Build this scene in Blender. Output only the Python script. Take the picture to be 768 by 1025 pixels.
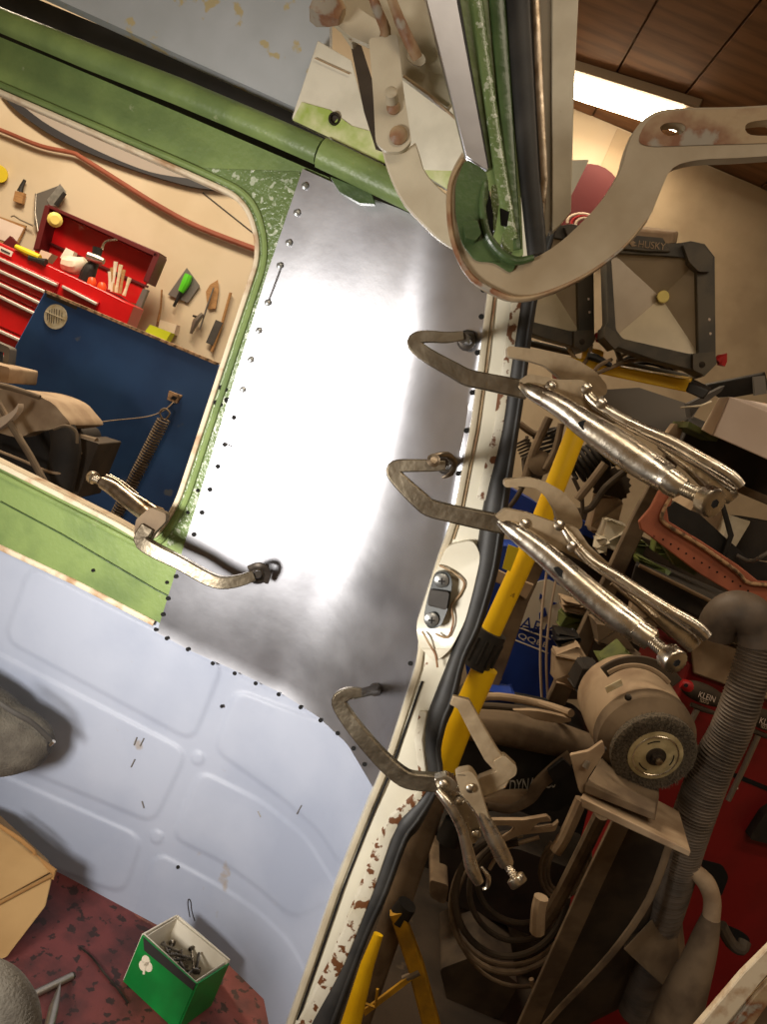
import bpy, bmesh, math, random
import numpy as np
from mathutils import Vector as V, Matrix
from mathutils.geometry import tessellate_polygon
random.seed(7); rng = np.random.default_rng(7)
for o in list(bpy.data.objects): bpy.data.objects.remove(o)
SC = bpy.context.scene; COL = SC.collection
def lin(c):
    return tuple(((v/255)/12.92 if v/255 <= .04045 else ((v/255+.055)/1.055)**2.4) for v in c)+(1.0,)

# ---------------------------------------------------------------- camera
FPX = 740.3; ROLL = math.radians(23); PIT = math.radians(8)
CAM = V((0, 0, 1.55))
FW = V((0, math.cos(PIT), -math.sin(PIT))); r0 = V((1, 0, 0)); u0 = V((0, math.sin(PIT), math.cos(PIT)))
RI = math.cos(ROLL)*r0+math.sin(ROLL)*u0; UI = -math.sin(ROLL)*r0+math.cos(ROLL)*u0
cd = bpy.data.cameras.new('camera'); cam = bpy.data.objects.new('camera', cd); COL.objects.link(cam)
cd.sensor_fit = 'VERTICAL'; cd.sensor_height = 36; cd.lens = 26; cd.clip_start = .02
cam.matrix_world = Matrix(((RI.x, UI.x, -FW.x, CAM.x), (RI.y, UI.y, -FW.y, CAM.y), (RI.z, UI.z, -FW.z, CAM.z), (0, 0, 0, 1)))
SC.camera = cam
# ---------------------------------------------------------------- world, exposure, lights
w = bpy.data.worlds.new('world'); SC.world = w; w.use_nodes = True
w.node_tree.nodes['Background'].inputs[0].default_value = (.9, .75, .6, 1); w.node_tree.nodes['Background'].inputs[1].default_value = .09
SC.view_settings.view_transform = 'Standard'; SC.view_settings.look = 'None'; SC.view_settings.gamma = 1
SC.view_settings.exposure = 0.0
def area(name, loc, target, sx, sy, power, col, spread=180):
    l = bpy.data.lights.new(name, 'AREA'); l.shape = 'RECTANGLE'; l.size = sx; l.size_y = sy; l.energy = power; l.color = col
    l.spread = math.radians(spread)
    o = bpy.data.objects.new(name, l); COL.objects.link(o); o.location = loc
    o.rotation_euler = (V(target)-V(loc)).to_track_quat('-Z', 'Y').to_euler(); return o
# work lamp standing in the van to the left of the camera, and unseen area lights added as fill under the ceiling
area('work_lamp', (-.42, .10, 1.235), (-.12, .85, 1.32), .2, .16, 3.5, (1, .95, .88), 100)
area('added_fill_behind', (.2, -.9, 2.93), (.2, -.6, 0), 1.6, .5, 19, (1, .84, .64))  # unseen soft fill added behind the camera for the clamps to reflect
area('added_fill_left', (-1.5, 2.0, 2.93), (-1.3, 2.4, 0), 1.6, .3, 72, (1, .83, .62))  # unseen light added to brighten the wall behind the tool chest
area('added_fill_right', (1.1, .6, 2.93), (1.0, 1.2, 0), 1.2, .15, 8, (1, .80, .58))  # unseen fill added so front faces on the right catch light

# ---------------------------------------------------------------- helpers
def ray(px, py):
    px, py = float(px), float(py); return FW+((px-384)/FPX)*RI-((py-512.5)/FPX)*UI
def PY(px, py, Y): r = ray(px, py); return CAM+r*(Y/r.y)
def PZ(px, py, z): r = ray(px, py); return CAM+r*((z-CAM.z)/r.z)
def dep(p): return (p-CAM).dot(FW)
_pl = [PY(a, b, .72) for a, b in ((520, 150), (487, 295), (470, 400), (445, 545), (425, 640), (392, 750), (340, 880), (289, 1021))]
_plz = np.array([p.z for p in _pl][::-1]); _plx = np.array([p.x for p in _pl][::-1])
def S(x, z):
    wd = min(max(.085+(1.62-z)*.16, .085), .17)
    t = x-float(np.interp(z, _plz, _plx)); k = min(max((t+wd)/wd, 0), 1)
    return .85-.123*(x+.18)-.58*wd*k*k-.14*max(0.0, z-1.2)
def W(px, py, off=0.0):
    r = ray(px, py); a, b = .3, 1.6
    for _ in range(26):
        m = (a+b)/2; p = CAM+r*(m/r.y)
        if p.y < S(p.x, p.z)-off: a = m
        else: b = m
    return CAM+r*(a/r.y)

def cr(pts, n=6, closed=False):
    """Catmull-Rom through tuples of any length"""
    P = [np.array(p, float) for p in pts]; N = len(P); out = []
    rngi = range(N) if closed else range(N-1)
    for i in rngi:
        g = (lambda k: P[k % N]) if closed else (lambda k: P[min(max(k, 0), N-1)])
        p0, p1, p2, p3 = g(i-1), g(i), g(i+1), g(i+2)
        for j in range(n):
            t = j/n
            out.append(.5*((2*p1)+(-p0+p2)*t+(2*p0-5*p1+4*p2-p3)*t*t+(-p0+3*p1-3*p2+p3)*t**3))
    if not closed: out.append(P[-1])
    return [tuple(p) for p in out]
def rnd(poly, r, n=4):
    """round the corners of a pixel polygon"""
    out = []; N = len(poly)
    for i in range(N):
        a, b, c = (np.array(poly[k % N], float) for k in (i-1, i, i+1))
        la, lc = np.linalg.norm(a-b), np.linalg.norm(c-b)
        q = min(r, la*.45, lc*.45); p, s = b+(a-b)/la*q, b+(c-b)/lc*q
        for j in range(n+1):
            t = j/n; out.append(tuple((1-t)**2*p+2*t*(1-t)*b+t*t*s))
    return out
def arc(cx, cy, r, a0, a1, n=16, ry=None, rot=0):
    ry = ry or r; o = []
    for i in range(n+1):
        a = math.radians(a0+(a1-a0)*i/n); x, y = r*math.cos(a), ry*math.sin(a); q = math.radians(rot)
        o.append((cx+x*math.cos(q)-y*math.sin(q), cy+x*math.sin(q)+y*math.cos(q)))
    return o
def circ(cx, cy, r, n=16, ry=None, rot=0): return arc(cx, cy, r, 0, 360*(n-1)/n, n-1, ry, rot)

class G:
    def __init__(s): s.v = []; s.f = []
    def add(s, vs, fs):
        b = len(s.v); s.v += [V(v) for v in vs]; s.f += [tuple(i+b for i in f) for f in fs]; return s
    def sweep(s, pts, w, flat=1.0, n=10, square=False, ref=V((0, 1, 0)), closed=False, caps=True, meters=False):
        """pts 3D, w = full width in pixels (or metres) per point; flat = thickness/width"""
        N = len(pts); ws = [w]*N if not hasattr(w, '__len__') else list(w)
        pts = [V(p) for p in pts]; rings = []
        for i, p in enumerate(pts):
            a = pts[(i-1) % N] if closed else pts[max(i-1, 0)]; b = pts[(i+1) % N] if closed else pts[min(i+1, N-1)]
            T = (b-a).normalized(); R = ref
            X = T.cross(R)
            if X.length < .15: X = T.cross(V((1, 0, .2)))
            X.normalize(); Y = X.cross(T)
            r = ws[i]/2*(1 if meters else dep(p)/FPX)
            if square:
                k = .28; q = []
                h = r*flat
                for sx, sy in ((1, -1), (1, 1), (-1, 1), (-1, -1)):
                    c = min(r, h)*k
                    aa = (sx*r, sy*(h-c)); bb = (sx*(r-c), sy*h)
                    q += [aa, bb] if sx*sy > 0 else [bb, aa]
                rings.append([p+X*x+Y*y for x, y in q])
            else:
                rings.append([p+X*(r*math.cos(2*math.pi*j/n))+Y*(r*flat*math.sin(2*math.pi*j/n)) for j in range(n)])
        m = len(rings[0]); vs = [v for r_ in rings for v in r_]; fs = []
        for i in range(N if closed else N-1):
            for j in range(m):
                k = (i+1) % N
                fs.append((i*m+j, i*m+(j+1) % m, k*m+(j+1) % m, k*m+j))
        if caps and not closed:
            fs.append(tuple(range(m))[::-1]); fs.append(tuple((N-1)*m+j for j in range(m)))
        return s.add(vs, fs)
    def path(s, tup, flat=1.0, n=10, square=False, smooth=0, Y=None, closed=False, scale=1):
        """tuples (px,py,Y,w) or (px,py,w) with Y given"""
        if Y is not None: tup = [(t[0], t[1], Y, t[2]) for t in tup]
        if smooth: tup = cr(tup, smooth, closed)
        return s.sweep([PY(t[0], t[1], t[2]) for t in tup], [t[3]*scale for t in tup], flat, n, square, closed=closed)
    def prism(s, outline, Y=1.0, t=.01, holes=(), fn=None, ext=None):
        """pixel polygon on the plane y=Y (or fn), extruded away by t metres"""
        fn = fn or (lambda a, b: PY(a, b, Y)); ext = ext or V((0, t, 0))
        loops = [[(fn(*p[:2]) if len(p) == 2 else PY(*p)) for p in L] for L in [outline]+list(holes)]
        L2 = [[V((p[0], -p[1], 0)) for p in L] for L in [outline]+list(holes)]
        tris = tessellate_polygon(L2); flat = [p for L in loops for p in L]; n = len(flat)
        vs = flat+[p+ext for p in flat]; fs = []
        f2 = [p for L in L2 for p in L]
        for a, b, c in tris:
            cr_ = (f2[b]-f2[a]).cross(f2[c]-f2[a]).z
            if cr_ < 0: a, b, c = a, c, b
            fs.append((a, b, c)); fs.append((n+c, n+b, n+a))
        k = 0
        for L in loops:
            m = len(L)
            for i in range(m): fs.append((k+i, k+(i+1) % m, n+k+(i+1) % m, n+k+i))
            k += m
        return s.add(vs, fs)
    def box(s, c, size, ax=None):
        c = V(c); ax = ax or (V((1, 0, 0)), V((0, 1, 0)), V((0, 0, 1)))
        vs = [c+ax[0]*(i*size[0]/2)+ax[1]*(j*size[1]/2)+ax[2]*(k*size[2]/2) for i in (-1, 1) for j in (-1, 1) for k in (-1, 1)]
        return s.add(vs, [(0, 1, 3, 2), (4, 6, 7, 5), (0, 4, 5, 1), (2, 3, 7, 6), (0, 2, 6, 4), (1, 5, 7, 3)])
    def bb(s, a, b):
        a, b = V(a), V(b); return s.box((a+b)/2, [abs(x) for x in (b-a)])
    def lathe(s, A, B, prof, n=20, gear=0):
        """prof: (distance along A->B in metres, radius in metres)"""
        A, B = V(A), V(B); T = (B-A).normalized(); X = T.orthogonal().normalized(); Y = T.cross(X); vs = []; fs = []
        for d, r in prof:
            for j in range(n):
                rr = r*(1-gear*(j % 2)); a = 2*math.pi*j/n
                vs.append(A+T*d+X*(rr*math.cos(a))+Y*(rr*math.sin(a)))
        for i in range(len(prof)-1):
            for j in range(n): fs.append((i*n+j, i*n+(j+1) % n, (i+1)*n+(j+1) % n, (i+1)*n+j))
        fs.append(tuple(range(n))[::-1]); fs.append(tuple((len(prof)-1)*n+j for j in range(n)))
        return s.add(vs, fs)
    def hull6(s, pts):
        """eight corners: front quad then back quad"""
        return s.add(pts, [(0, 1, 2, 3), (7, 6, 5, 4), (0, 4, 5, 1), (1, 5, 6, 2), (2, 6, 7, 3), (3, 7, 4, 0)])
    def patch(s, top, bot, fn, nu, nv, t=0, disp=None):
        """ruled pixel patch between two curves, on the surface fn"""
        def samp(c, u):
            c = np.array(c, float); L = np.r_[0, np.cumsum(np.linalg.norm(np.diff(c, axis=0), axis=1))]; L /= L[-1]
            return np.array([np.interp(u, L, c[:, 0]), np.interp(u, L, c[:, 1])])
        T = [samp(top, i/nu) for i in range(nu+1)]; B = [samp(bot, i/nu) for i in range(nu+1)]; vs = []; fs = []
        for j in range(nv+1):
            for i in range(nu+1):
                q = T[i]*(1-j/nv)+B[i]*(j/nv); vs.append(fn(q[0], q[1], disp(q[0], q[1]) if disp else 0.0))
        m = nu+1
        for j in range(nv):
            for i in range(nu): fs.append((j*m+i, (j+1)*m+i, (j+1)*m+i+1, j*m+i+1))
        if t:
            n = len(vs); vs += [v+V((0, t, 0)) for v in vs]; fs += [tuple(x+n for x in f[::-1]) for f in fs]
            edge = [i for i in range(m)]+[j*m+nu for j in range(1, nv+1)]+[nv*m+i for i in range(nu-1, -1, -1)]+[j*m for j in range(nv-1, 0, -1)]
            for a, b in zip(edge, edge[1:]+edge[:1]): fs.append((a, b, b+n, a+n))
        return s.add(vs, fs)

WL = {}
def _ctr(vs, base=False):
    a = np.array([tuple(v) for v in vs]); lo, hi = a.min(0), a.max(0); c = (lo+hi)/2
    if base: c[2] = lo[2]
    return V(c)
def setp(o, label=None, cat=None, group=None, kind=None):
    if label: o['label'] = label
    if cat: o['category'] = cat
    if group: o['group'] = group
    if kind: o['kind'] = kind
    return o
def mk(name, g, m, parent=None, label=None, cat=None, group=None, kind=None, smooth=True, bev=0, ang=35, fix=True):
    c = _ctr(g.v, parent is None); me = bpy.data.meshes.new(name)
    me.from_pydata([tuple(v-c) for v in g.v], [], g.f)
    if fix:
        b = bmesh.new(); b.from_mesh(me); bmesh.ops.recalc_face_normals(b, faces=b.faces); b.to_mesh(me); b.free()
    me.materials.append(m)
    if smooth: me.shade_smooth(); me.set_sharp_from_angle(angle=math.radians(ang))
    o = bpy.data.objects.new(name, me); COL.objects.link(o)
    WL[o.name] = c; o.location = c
    if parent: o.parent = parent; o.location = c-WL[parent.name]
    if bev:
        q = o.modifiers.new('bevel', 'BEVEL'); q.width = bev; q.segments = 2; q.limit_method = 'ANGLE'; q.angle_limit = math.radians(40)
    return setp(o, label, cat, group, kind)
def thing(name, label, cat, group=None):
    o = bpy.data.objects.new(name, None); COL.objects.link(o); o.empty_display_size = .05; WL[o.name] = V((0, 0, 0))
    return setp(o, label, cat, group)
def kids(o): return [c for c in bpy.data.objects if c.parent == o]
def fin():
    """put every Empty at the base of what it parents"""
    for r in [o for o in bpy.data.objects if o.type == 'EMPTY' and o.parent is None]:
        if not r.location.length and kids(r):
            pts = []
            for c in kids(r):
                if c.type == 'MESH': pts += [c.location+V(b) for b in c.bound_box]
            a = _ctr(pts, True); r.location = a; WL[r.name] = a
            for c in kids(r): c.location = c.location-a
def dup(root, label=None, mat4=None, group=None):
    def cp(o, par):
        c = o.copy(); COL.objects.link(c); c.parent = par
        for k in kids(o): cp(k, c)
        return c
    r = cp(root, None)
    if label: r['label'] = label
    if group: r['group'] = group
    if mat4 is not None: r.matrix_world = mat4
    return r
def text(name, s, bl, br, tl, m, parent, ext=.0006, label=None, depth_ref=None):
    """lettering whose lower-left, lower-right and upper-left corners are the 3D points given"""
    cu = bpy.data.curves.new('t', 'FONT'); cu.body = s; o = bpy.data.objects.new('t', cu); COL.objects.link(o)
    me = bpy.data.meshes.new_from_object(o.evaluated_get(bpy.context.evaluated_depsgraph_get())); bpy.data.objects.remove(o)
    a = np.array([tuple(v.co) for v in me.vertices]); lo, hi = a.min(0), a.max(0); U, H = br-bl, tl-bl; Nn = U.cross(H).normalized()
    if Nn.dot(bl-CAM) > 0: Nn = -Nn
    vs = [bl+U*((p[0]-lo[0])/(hi[0]-lo[0]))+H*((p[1]-lo[1])/(hi[1]-lo[1]))+Nn*ext for p in a]
    g = G().add(vs, [tuple(p.vertices) for p in me.polygons]); n = len(vs)
    return mk(name, g, m, parent, label=label, smooth=False, fix=False)

# ---------------------------------------------------------------- materials
def mat(name, c, rough=.6, metal=0, c2=None, sc=12, lo=.42, hi=.62, bump=0, bsc=60, c3=None, s3=30, t3=.66, emit=None, spec=.5, aniso=0, stretch=None, coat=0, rn=0):
    m = bpy.data.materials.new(name); m.use_nodes = True; nt = m.node_tree; N, L = nt.nodes, nt.links; P = N['Principled BSDF']
    P.inputs['Roughness'].default_value = rough; P.inputs['Metallic'].default_value = metal; P.inputs['Specular IOR Level'].default_value = spec
    P.inputs['Coat Weight'].default_value = coat
    tc = N.new('ShaderNodeTexCoord'); vec = tc.outputs['Object']
    if stretch:
        mp = N.new('ShaderNodeMapping'); mp.inputs['Scale'].default_value = stretch; L.new(vec, mp.inputs[0]); vec2 = mp.outputs[0]
    else: vec2 = vec
    def noise(s, det=5, v=None):
        n = N.new('ShaderNodeTexNoise'); n.inputs['Scale'].default_value = s; n.inputs['Detail'].default_value = det; L.new(v or vec2, n.inputs['Vector']); return n.outputs['Fac']
    def ramp(f, a, b):
        r = N.new('ShaderNodeMapRange'); r.inputs[1].default_value = a; r.inputs[2].default_value = b; L.new(f, r.inputs[0]); return r.outputs[0]
    def mix(f, a, b):
        x = N.new('ShaderNodeMix'); x.data_type = 'RGBA'; L.new(f, x.inputs[0])
        for sk, v in ((6, a), (7, b)):
            if isinstance(v, tuple): x.inputs[sk].default_value = v
            else: L.new(v, x.inputs[sk])
        return x.outputs[2]
    col = lin(c)
    if c2: col = mix(ramp(noise(sc), lo, hi), col, lin(c2))
    if c3: col = mix(ramp(noise(s3, 8, vec), t3, t3+.04), col, lin(c3))
    if isinstance(col, tuple): P.inputs['Base Color'].default_value = col
    else: L.new(col, P.inputs['Base Color'])
    if rn:
        r = N.new('ShaderNodeMapRange'); r.inputs[3].default_value = rough-rn; r.inputs[4].default_value = rough+rn; r.inputs[1].default_value = .3; r.inputs[2].default_value = .7
        L.new(noise(sc*1.7), r.inputs[0]); L.new(r.outputs[0], P.inputs['Roughness'])
    if bump:
        b = N.new('ShaderNodeBump'); b.inputs['Strength'].default_value = bump; b.inputs['Distance'].default_value = .002
        L.new(noise(bsc, 4), b.inputs['Height']); L.new(b.outputs[0], P.inputs['Normal'])
    if aniso: P.inputs['Anisotropic'].default_value = aniso
    if emit: P.inputs['Emission Color'].default_value = lin(emit[0]); P.inputs['Emission Strength'].default_value = emit[1]
    return m
M = {}
def D(k, *a, **kw): M[k] = mat(k, *a, **kw)
D('alu', (202, 203, 209), .355, 1, (184, 185, 192), 9, bump=.04, bsc=90, stretch=(1, 1, 1), rn=.035)
D('green', (126, 146, 86), .42, 0, (104, 124, 74), 14, bump=.35, bsc=160, c3=(150, 160, 120), s3=60, t3=.70)
D('greenwet', (112, 132, 84), .24, 0, (98, 116, 70), 14, bump=.6, bsc=260, c3=(176, 184, 160), s3=150, t3=.57, coat=.4)
D('greendark', (76, 98, 58), .35, 0, (60, 80, 46), 25, bump=.4, bsc=150, coat=.2)
D('blue', (164, 171, 188), .52, 0, (150, 158, 177), 6, c3=(150, 144, 142), s3=18, t3=.68, bump=.08, bsc=120)
D('roofgrey', (176, 180, 184), .5, 0, (160, 164, 166), 8, c3=(172, 158, 120), s3=42, t3=.61, bump=.1)
D('gusset', (214, 208, 190), .5, 0, (200, 194, 176), 30, c3=(160, 130, 80), s3=30, t3=.70, bump=.1)
D('gussetgreen', (150, 170, 80), .5, 0, (196, 198, 150), 40, bump=.15)
D('white', (214, 208, 188), .42, 0, (203, 196, 176), 10, c3=(120, 80, 46), s3=70, t3=.70, bump=.1, coat=.2)
D('whiterust', (208, 202, 184), .5, 0, (190, 182, 160), 25, c3=(104, 64, 36), s3=90, t3=.53, bump=.25)
D('cream', (196, 186, 162), .45, 0, (178, 166, 142), 20, c3=(120, 84, 52), s3=40, t3=.66, bump=.15)
D('creamrust', (170, 146, 112), .6, 0, (124, 78, 48), 22, .46, .60, bump=.3, bsc=120, c3=(150, 140, 124), s3=26, t3=.58)
D('arm', (172, 156, 130), .5, 0, (150, 132, 104), 14, c3=(112, 78, 50), s3=24, t3=.68, bump=.15)
D('bandtan', (150, 138, 114), .45, 0, (134, 122, 100), 12, bump=.05)
D('lip', (222, 206, 178), .6, 0, (176, 140, 104), 40, .5, .7, bump=.2)
D('rubber', (34, 33, 32), .55, 0, (48, 46, 43), 30, bump=.15)
D('black', (22, 21, 20), .5, 0, (34, 32, 30), 20)
D('void', (10, 9, 8), .9)
D('steel', (172, 158, 140), .34, 1, (140, 124, 104), 60, bump=.12, bsc=200, c3=(104, 84, 62), s3=60, t3=.64, rn=.08)
D('nickel', (220, 212, 198), .28, 1, (190, 178, 158), 40, bump=.16, bsc=160, rn=.08)
D('forged', (150, 140, 122), .42, 1, (120, 110, 94), 40, bump=.25, bsc=180, rn=.06)
D('forgeddusty', (176, 156, 126), .5, .5, (150, 130, 102), 40, bump=.2, bsc=180)
D('darksteel', (74, 66, 58), .5, .6, (46, 40, 34), 40, bump=.3)
D('zinc', (190, 192, 190), .35, .8, (160, 162, 160), 40)
D('plastic', (62, 66, 66), .45, 0, (76, 78, 76), 40)
D('redfloor', (118, 58, 55), .6, 0, (84, 44, 42), 22, c3=(56, 36, 32), s3=80, t3=.575, bump=.4, bsc=120)
D('wall', (206, 190, 163), .85, 0, (196, 179, 150), 3, bump=.1, bsc=40, c3=(188, 164, 130), s3=7, t3=.72)
D('wallgrey', (192, 172, 142), .9, 0, (174, 154, 126), 4, bump=.3, bsc=30)
D('ceil', (128, 90, 56), .85, 0, (104, 72, 44), 3, bump=.2, bsc=30, stretch=(1, 8, 1))
D('floor', (70, 58, 46), .9, 0, (46, 38, 30), 4, c3=(88, 74, 58), s3=8, t3=.66, bump=.4, bsc=60)
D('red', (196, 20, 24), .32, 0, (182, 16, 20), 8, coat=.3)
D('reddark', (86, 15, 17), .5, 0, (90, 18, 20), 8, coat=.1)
D('reddust', (132, 24, 26), .42, 0, (116, 24, 24), 6, bump=.08)
D('chrome', (210, 204, 196), .22, 1)
D('pull', (196, 186, 176), .4, .3)
D('bluepaint', (44, 80, 128), .5, 0, (34, 66, 112), 5, c3=(90, 96, 104), s3=12, t3=.68, bump=.05)
D('sticker', (212, 200, 170), .7, 0, (190, 170, 130), 60)
D('stickerdark', (90, 80, 66), .8)
D('copper', (150, 84, 62), .5, .1, (134, 72, 52), 6)
D('yellow', (250, 204, 24), .42, 0, (240, 190, 16), 10, c3=(170, 130, 24), s3=40, t3=.72)
D('yellowdull', (190, 142, 28), .5, 0, (150, 112, 30), 16)
D('worklight', (66, 62, 54), .6, 0, (88, 80, 66), 16, bump=.1)
D('dusttan', (170, 147, 119), .8, 0, (146, 122, 96), 18, bump=.2)
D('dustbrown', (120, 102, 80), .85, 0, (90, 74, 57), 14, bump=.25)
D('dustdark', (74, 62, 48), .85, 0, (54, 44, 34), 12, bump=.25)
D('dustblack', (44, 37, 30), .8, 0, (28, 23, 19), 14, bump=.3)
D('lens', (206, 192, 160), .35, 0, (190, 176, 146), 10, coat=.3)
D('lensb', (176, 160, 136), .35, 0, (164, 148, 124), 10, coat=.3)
D('led', (226, 206, 110), .4)
D('rededge', (170, 30, 30), .45)
D('paper', (232, 214, 200), .8, 0, (220, 200, 184), 6)
D('papershade', (206, 184, 160), .8)
D('offwhite', (214, 204, 182), .7, 0, (190, 178, 152), 20)
D('bluebag', (26, 62, 150), .55, 0, (20, 50, 128), 10)
D('blueprint', (24, 52, 132), .6)
D('olive', (92, 100, 44), .6, 0, (60, 72, 34), 20, bump=.2)
D('primer', (176, 102, 74), .65, 0, (156, 88, 64), 18, c3=(110, 56, 40), s3=60, t3=.67, bump=.2)
D('tape', (190, 150, 110), .7, 0, (90, 70, 50), 80)
D('wire', (122, 110, 92), .75, .2, (60, 54, 46), 300, .35, .65, bump=1, bsc=900)
D('hub', (206, 192, 150), .4, .3, (160, 146, 108), 30, bump=.05)
D('hose', (92, 78, 64), .6, 0, (70, 59, 48), 20, bump=.2)
D('printw', (232, 222, 200), .7)
D('cardboard', (172, 138, 90), .8, 0, (156, 122, 76), 9, bump=.1)
D('bagprint', (176, 172, 164), .6)
D('cardedge', (150, 110, 62), .85)
D('greybag', (96, 90, 80), .9, 0, (76, 70, 62), 40, bump=.8, bsc=400)
D('boxgreen', (10, 132, 56), .4, 0, (8, 116, 48), 30)
D('boxin', (222, 214, 196), .8, 0, (206, 196, 176), 20)
D('boxdark', (44, 42, 40), .7)
D('screws', (150, 144, 134), .3, 1, (90, 84, 76), 80)
D('greydark', (70, 66, 62), .8, 0, (56, 52, 48), 14)
D('band_black', (46, 46, 50), .5); D('band_grey', (160, 150, 140), .6)
D('glass', (170, 170, 160), .1, 0, spec=.6)
D('skin', (176, 150, 118), .7, 0, (150, 124, 94), 24)
D('limegreen', (90, 200, 40), .4); D('orange', (230, 80, 30), .4); D('toolgrey', (120, 116, 110), .45, .5); D('toolsteel', (160, 152, 140), .35, .8)
D('wood', (170, 128, 80), .7, 0, (150, 110, 66), 30, stretch=(1, 1, 8)); D('yel', (214, 190, 30), .5); D('limepad', (200, 210, 30), .7)
D('tube', (255, 240, 215), .5, emit=((255, 232, 196), 22)); D('fixture', (150, 130, 104), .6)
# ================================================================ the room
def wallbox(name, a, b, m): return mk(name, G().bb(a, b), m, kind='structure', smooth=False)
YB = 3.4
wallbox('wall_back', (-3.2, YB, 0), (2.8, YB+.1, 3.0), M['wall'])
wallbox('wall_left', (-3.3, -2.2, 0), (-3.2, YB+.1, 3.0), M['wall'])
wallbox('wall_right', (2.8, -2.2, 0), (2.9, YB+.1, 3.0), M['wallgrey'])
wallbox('wall_front', (-3.2, -2.3, 0), (2.8, -2.2, 3.0), M['wallgrey'])
wallbox('floor', (-3.3, -2.3, -.1), (2.9, YB+.1, 0), M['floor'])
cl = wallbox('ceiling', (-3.3, -2.3, 3.02), (2.9, YB+.1, 3.1), M['ceil'])
def part(name, g, m, par, **k): return mk(name, g, M[m], par, **k)
for i in range(11):                                             # ceiling boards, joints running towards the back wall
    x = -.1+i*.26
    part('board', G().bb((x+.004, .9, 2.996+.004*(i % 2)), (x+.256, YB-.005, 3.018)), 'ceil', cl)
part('beam', G().bb((-.2, 1.75, 2.90), (2.7, 1.87, 2.99)), 'ceil', cl)
part('shaded_plaster', G().bb((.28, YB-.012, 0), (2.79, YB, 2.99)), 'wallgrey', bpy.data.objects['wall_back'], label='rough grey plaster, shade painted in, on the right part of the wall')  # plaster tone also paints in the dimmer light on this side
part('panel_joint', G().path([(203, 193, YB-.003, 1.2), (262, 240, YB-.003, 1.2)], flat=.3), 'greydark', bpy.data.objects['wall_back'])
# ceiling light
t = thing('ceiling_light', 'glowing white fluorescent ceiling light seen through the curved tailgate arm', 'light')
a, b = PZ(566, 84, 2.95), PZ(686, 122, 2.95); d = (b-a).normalized(); s_ = d.cross(V((0, 0, 1))); L_ = (b-a).length
part('housing', G().box((a+b)/2+V((0, 0, .03)), (L_+.06, .2, .035), (d, s_, V((0, 0, 1)))), 'fixture', t, bev=.004, label='dull brown housing')
for q in (-.05, .05):
    part('tube', G().lathe(a+s_*q, b+s_*q, [(0, .02), (L_, .02)], 14), 'tube', t)
    for e in (a-d*.012, b-d*.018): part('end_cap', G().lathe(e+s_*q, b+s_*q+d*.1, [(0, .022), (.03, .022)], 12), 'fixture', t)
ll = bpy.data.lights.new('tube_glow', 'AREA'); ll.shape = 'RECTANGLE'; ll.size = L_; ll.size_y = .2; ll.energy = 2.5; ll.color = (1, .86, .66)
lo_ = bpy.data.objects.new('tube_glow', ll); COL.objects.link(lo_); lo_.location = (a+b)/2-V((0, 0, .04))
lo_.rotation_euler = (0, 0, math.atan2(d.y, d.x))

# ================================================================ the van
van = thing('van', 'van body with green window frame, pale blue inner side, cream door pillar and red floor', 'van')
# green window panel with its opening
hole = rnd([(-60, 66), (196, 177), (246, 200), (261, 250), (176, 508), (150, 545), (112, 522), (-60, 436)], 34, 7)
outer = [(-60, 12), (60, 62), (180, 113), (300, 165), (330, 178), (300, 300), (262, 420), (230, 530), (196, 650), (157, 622), (72, 580), (-60, 520)]
Wf = lambda o_: (lambda a_, b_: W(a_, b_, o_))
mk('window_frame', G().prism(outer, fn=Wf(.004), t=.012, holes=[hole]), M['green'], van)
# shiny stripped right-hand strip of the frame (paint sanded and wet)
strip = [(196, 168), (300, 172), (303, 200), (262, 300), (225, 420), (186, 540), (166, 548), (178, 512), (220, 390), (262, 262), (259, 240), (252, 215), (236, 196)]
mk('sanded_strip', G().prism(strip, fn=Wf(.0052), t=.001), M['greenwet'], van, label='sanded speckled green strip beside the metal sheet')
def ringband(pl, off, wd, mname, name, **k):
    g = G().sweep([W(a_, b_, off) for a_, b_ in pl], wd, .8, 8, closed=True); return mk(name, g, M[mname], van, **k)
ringband(hole, .006, 5.5, 'lip', 'window_flange', label='bare cream welding flange round the window opening')
hole2 = rnd([(-60, 59), (199, 170), (254, 196), (269, 252), (184, 510), (153, 554), (108, 530), (-60, 444)], 38, 7)
ringband(hole2, .006, 6, 'green', 'frame_bead')
# return of the opening (depth of the wall)
g = G(); n = len(hole); vs = [W(a_, b_, .004) for a_, b_ in hole]; vs += [v+V((0, .03, 0)) for v in vs]
g.add(vs, [(i, (i+1) % n, n+(i+1) % n, n+i) for i in range(n)]); mk('window_return', g, M['lip'], van)
part('window_return_seam', G().sweep([W(*p, .006) for p in ((0, 502), (60, 534), (155, 590), (175, 600))], 1.4, .5, 6), 'greendark', van)
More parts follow.
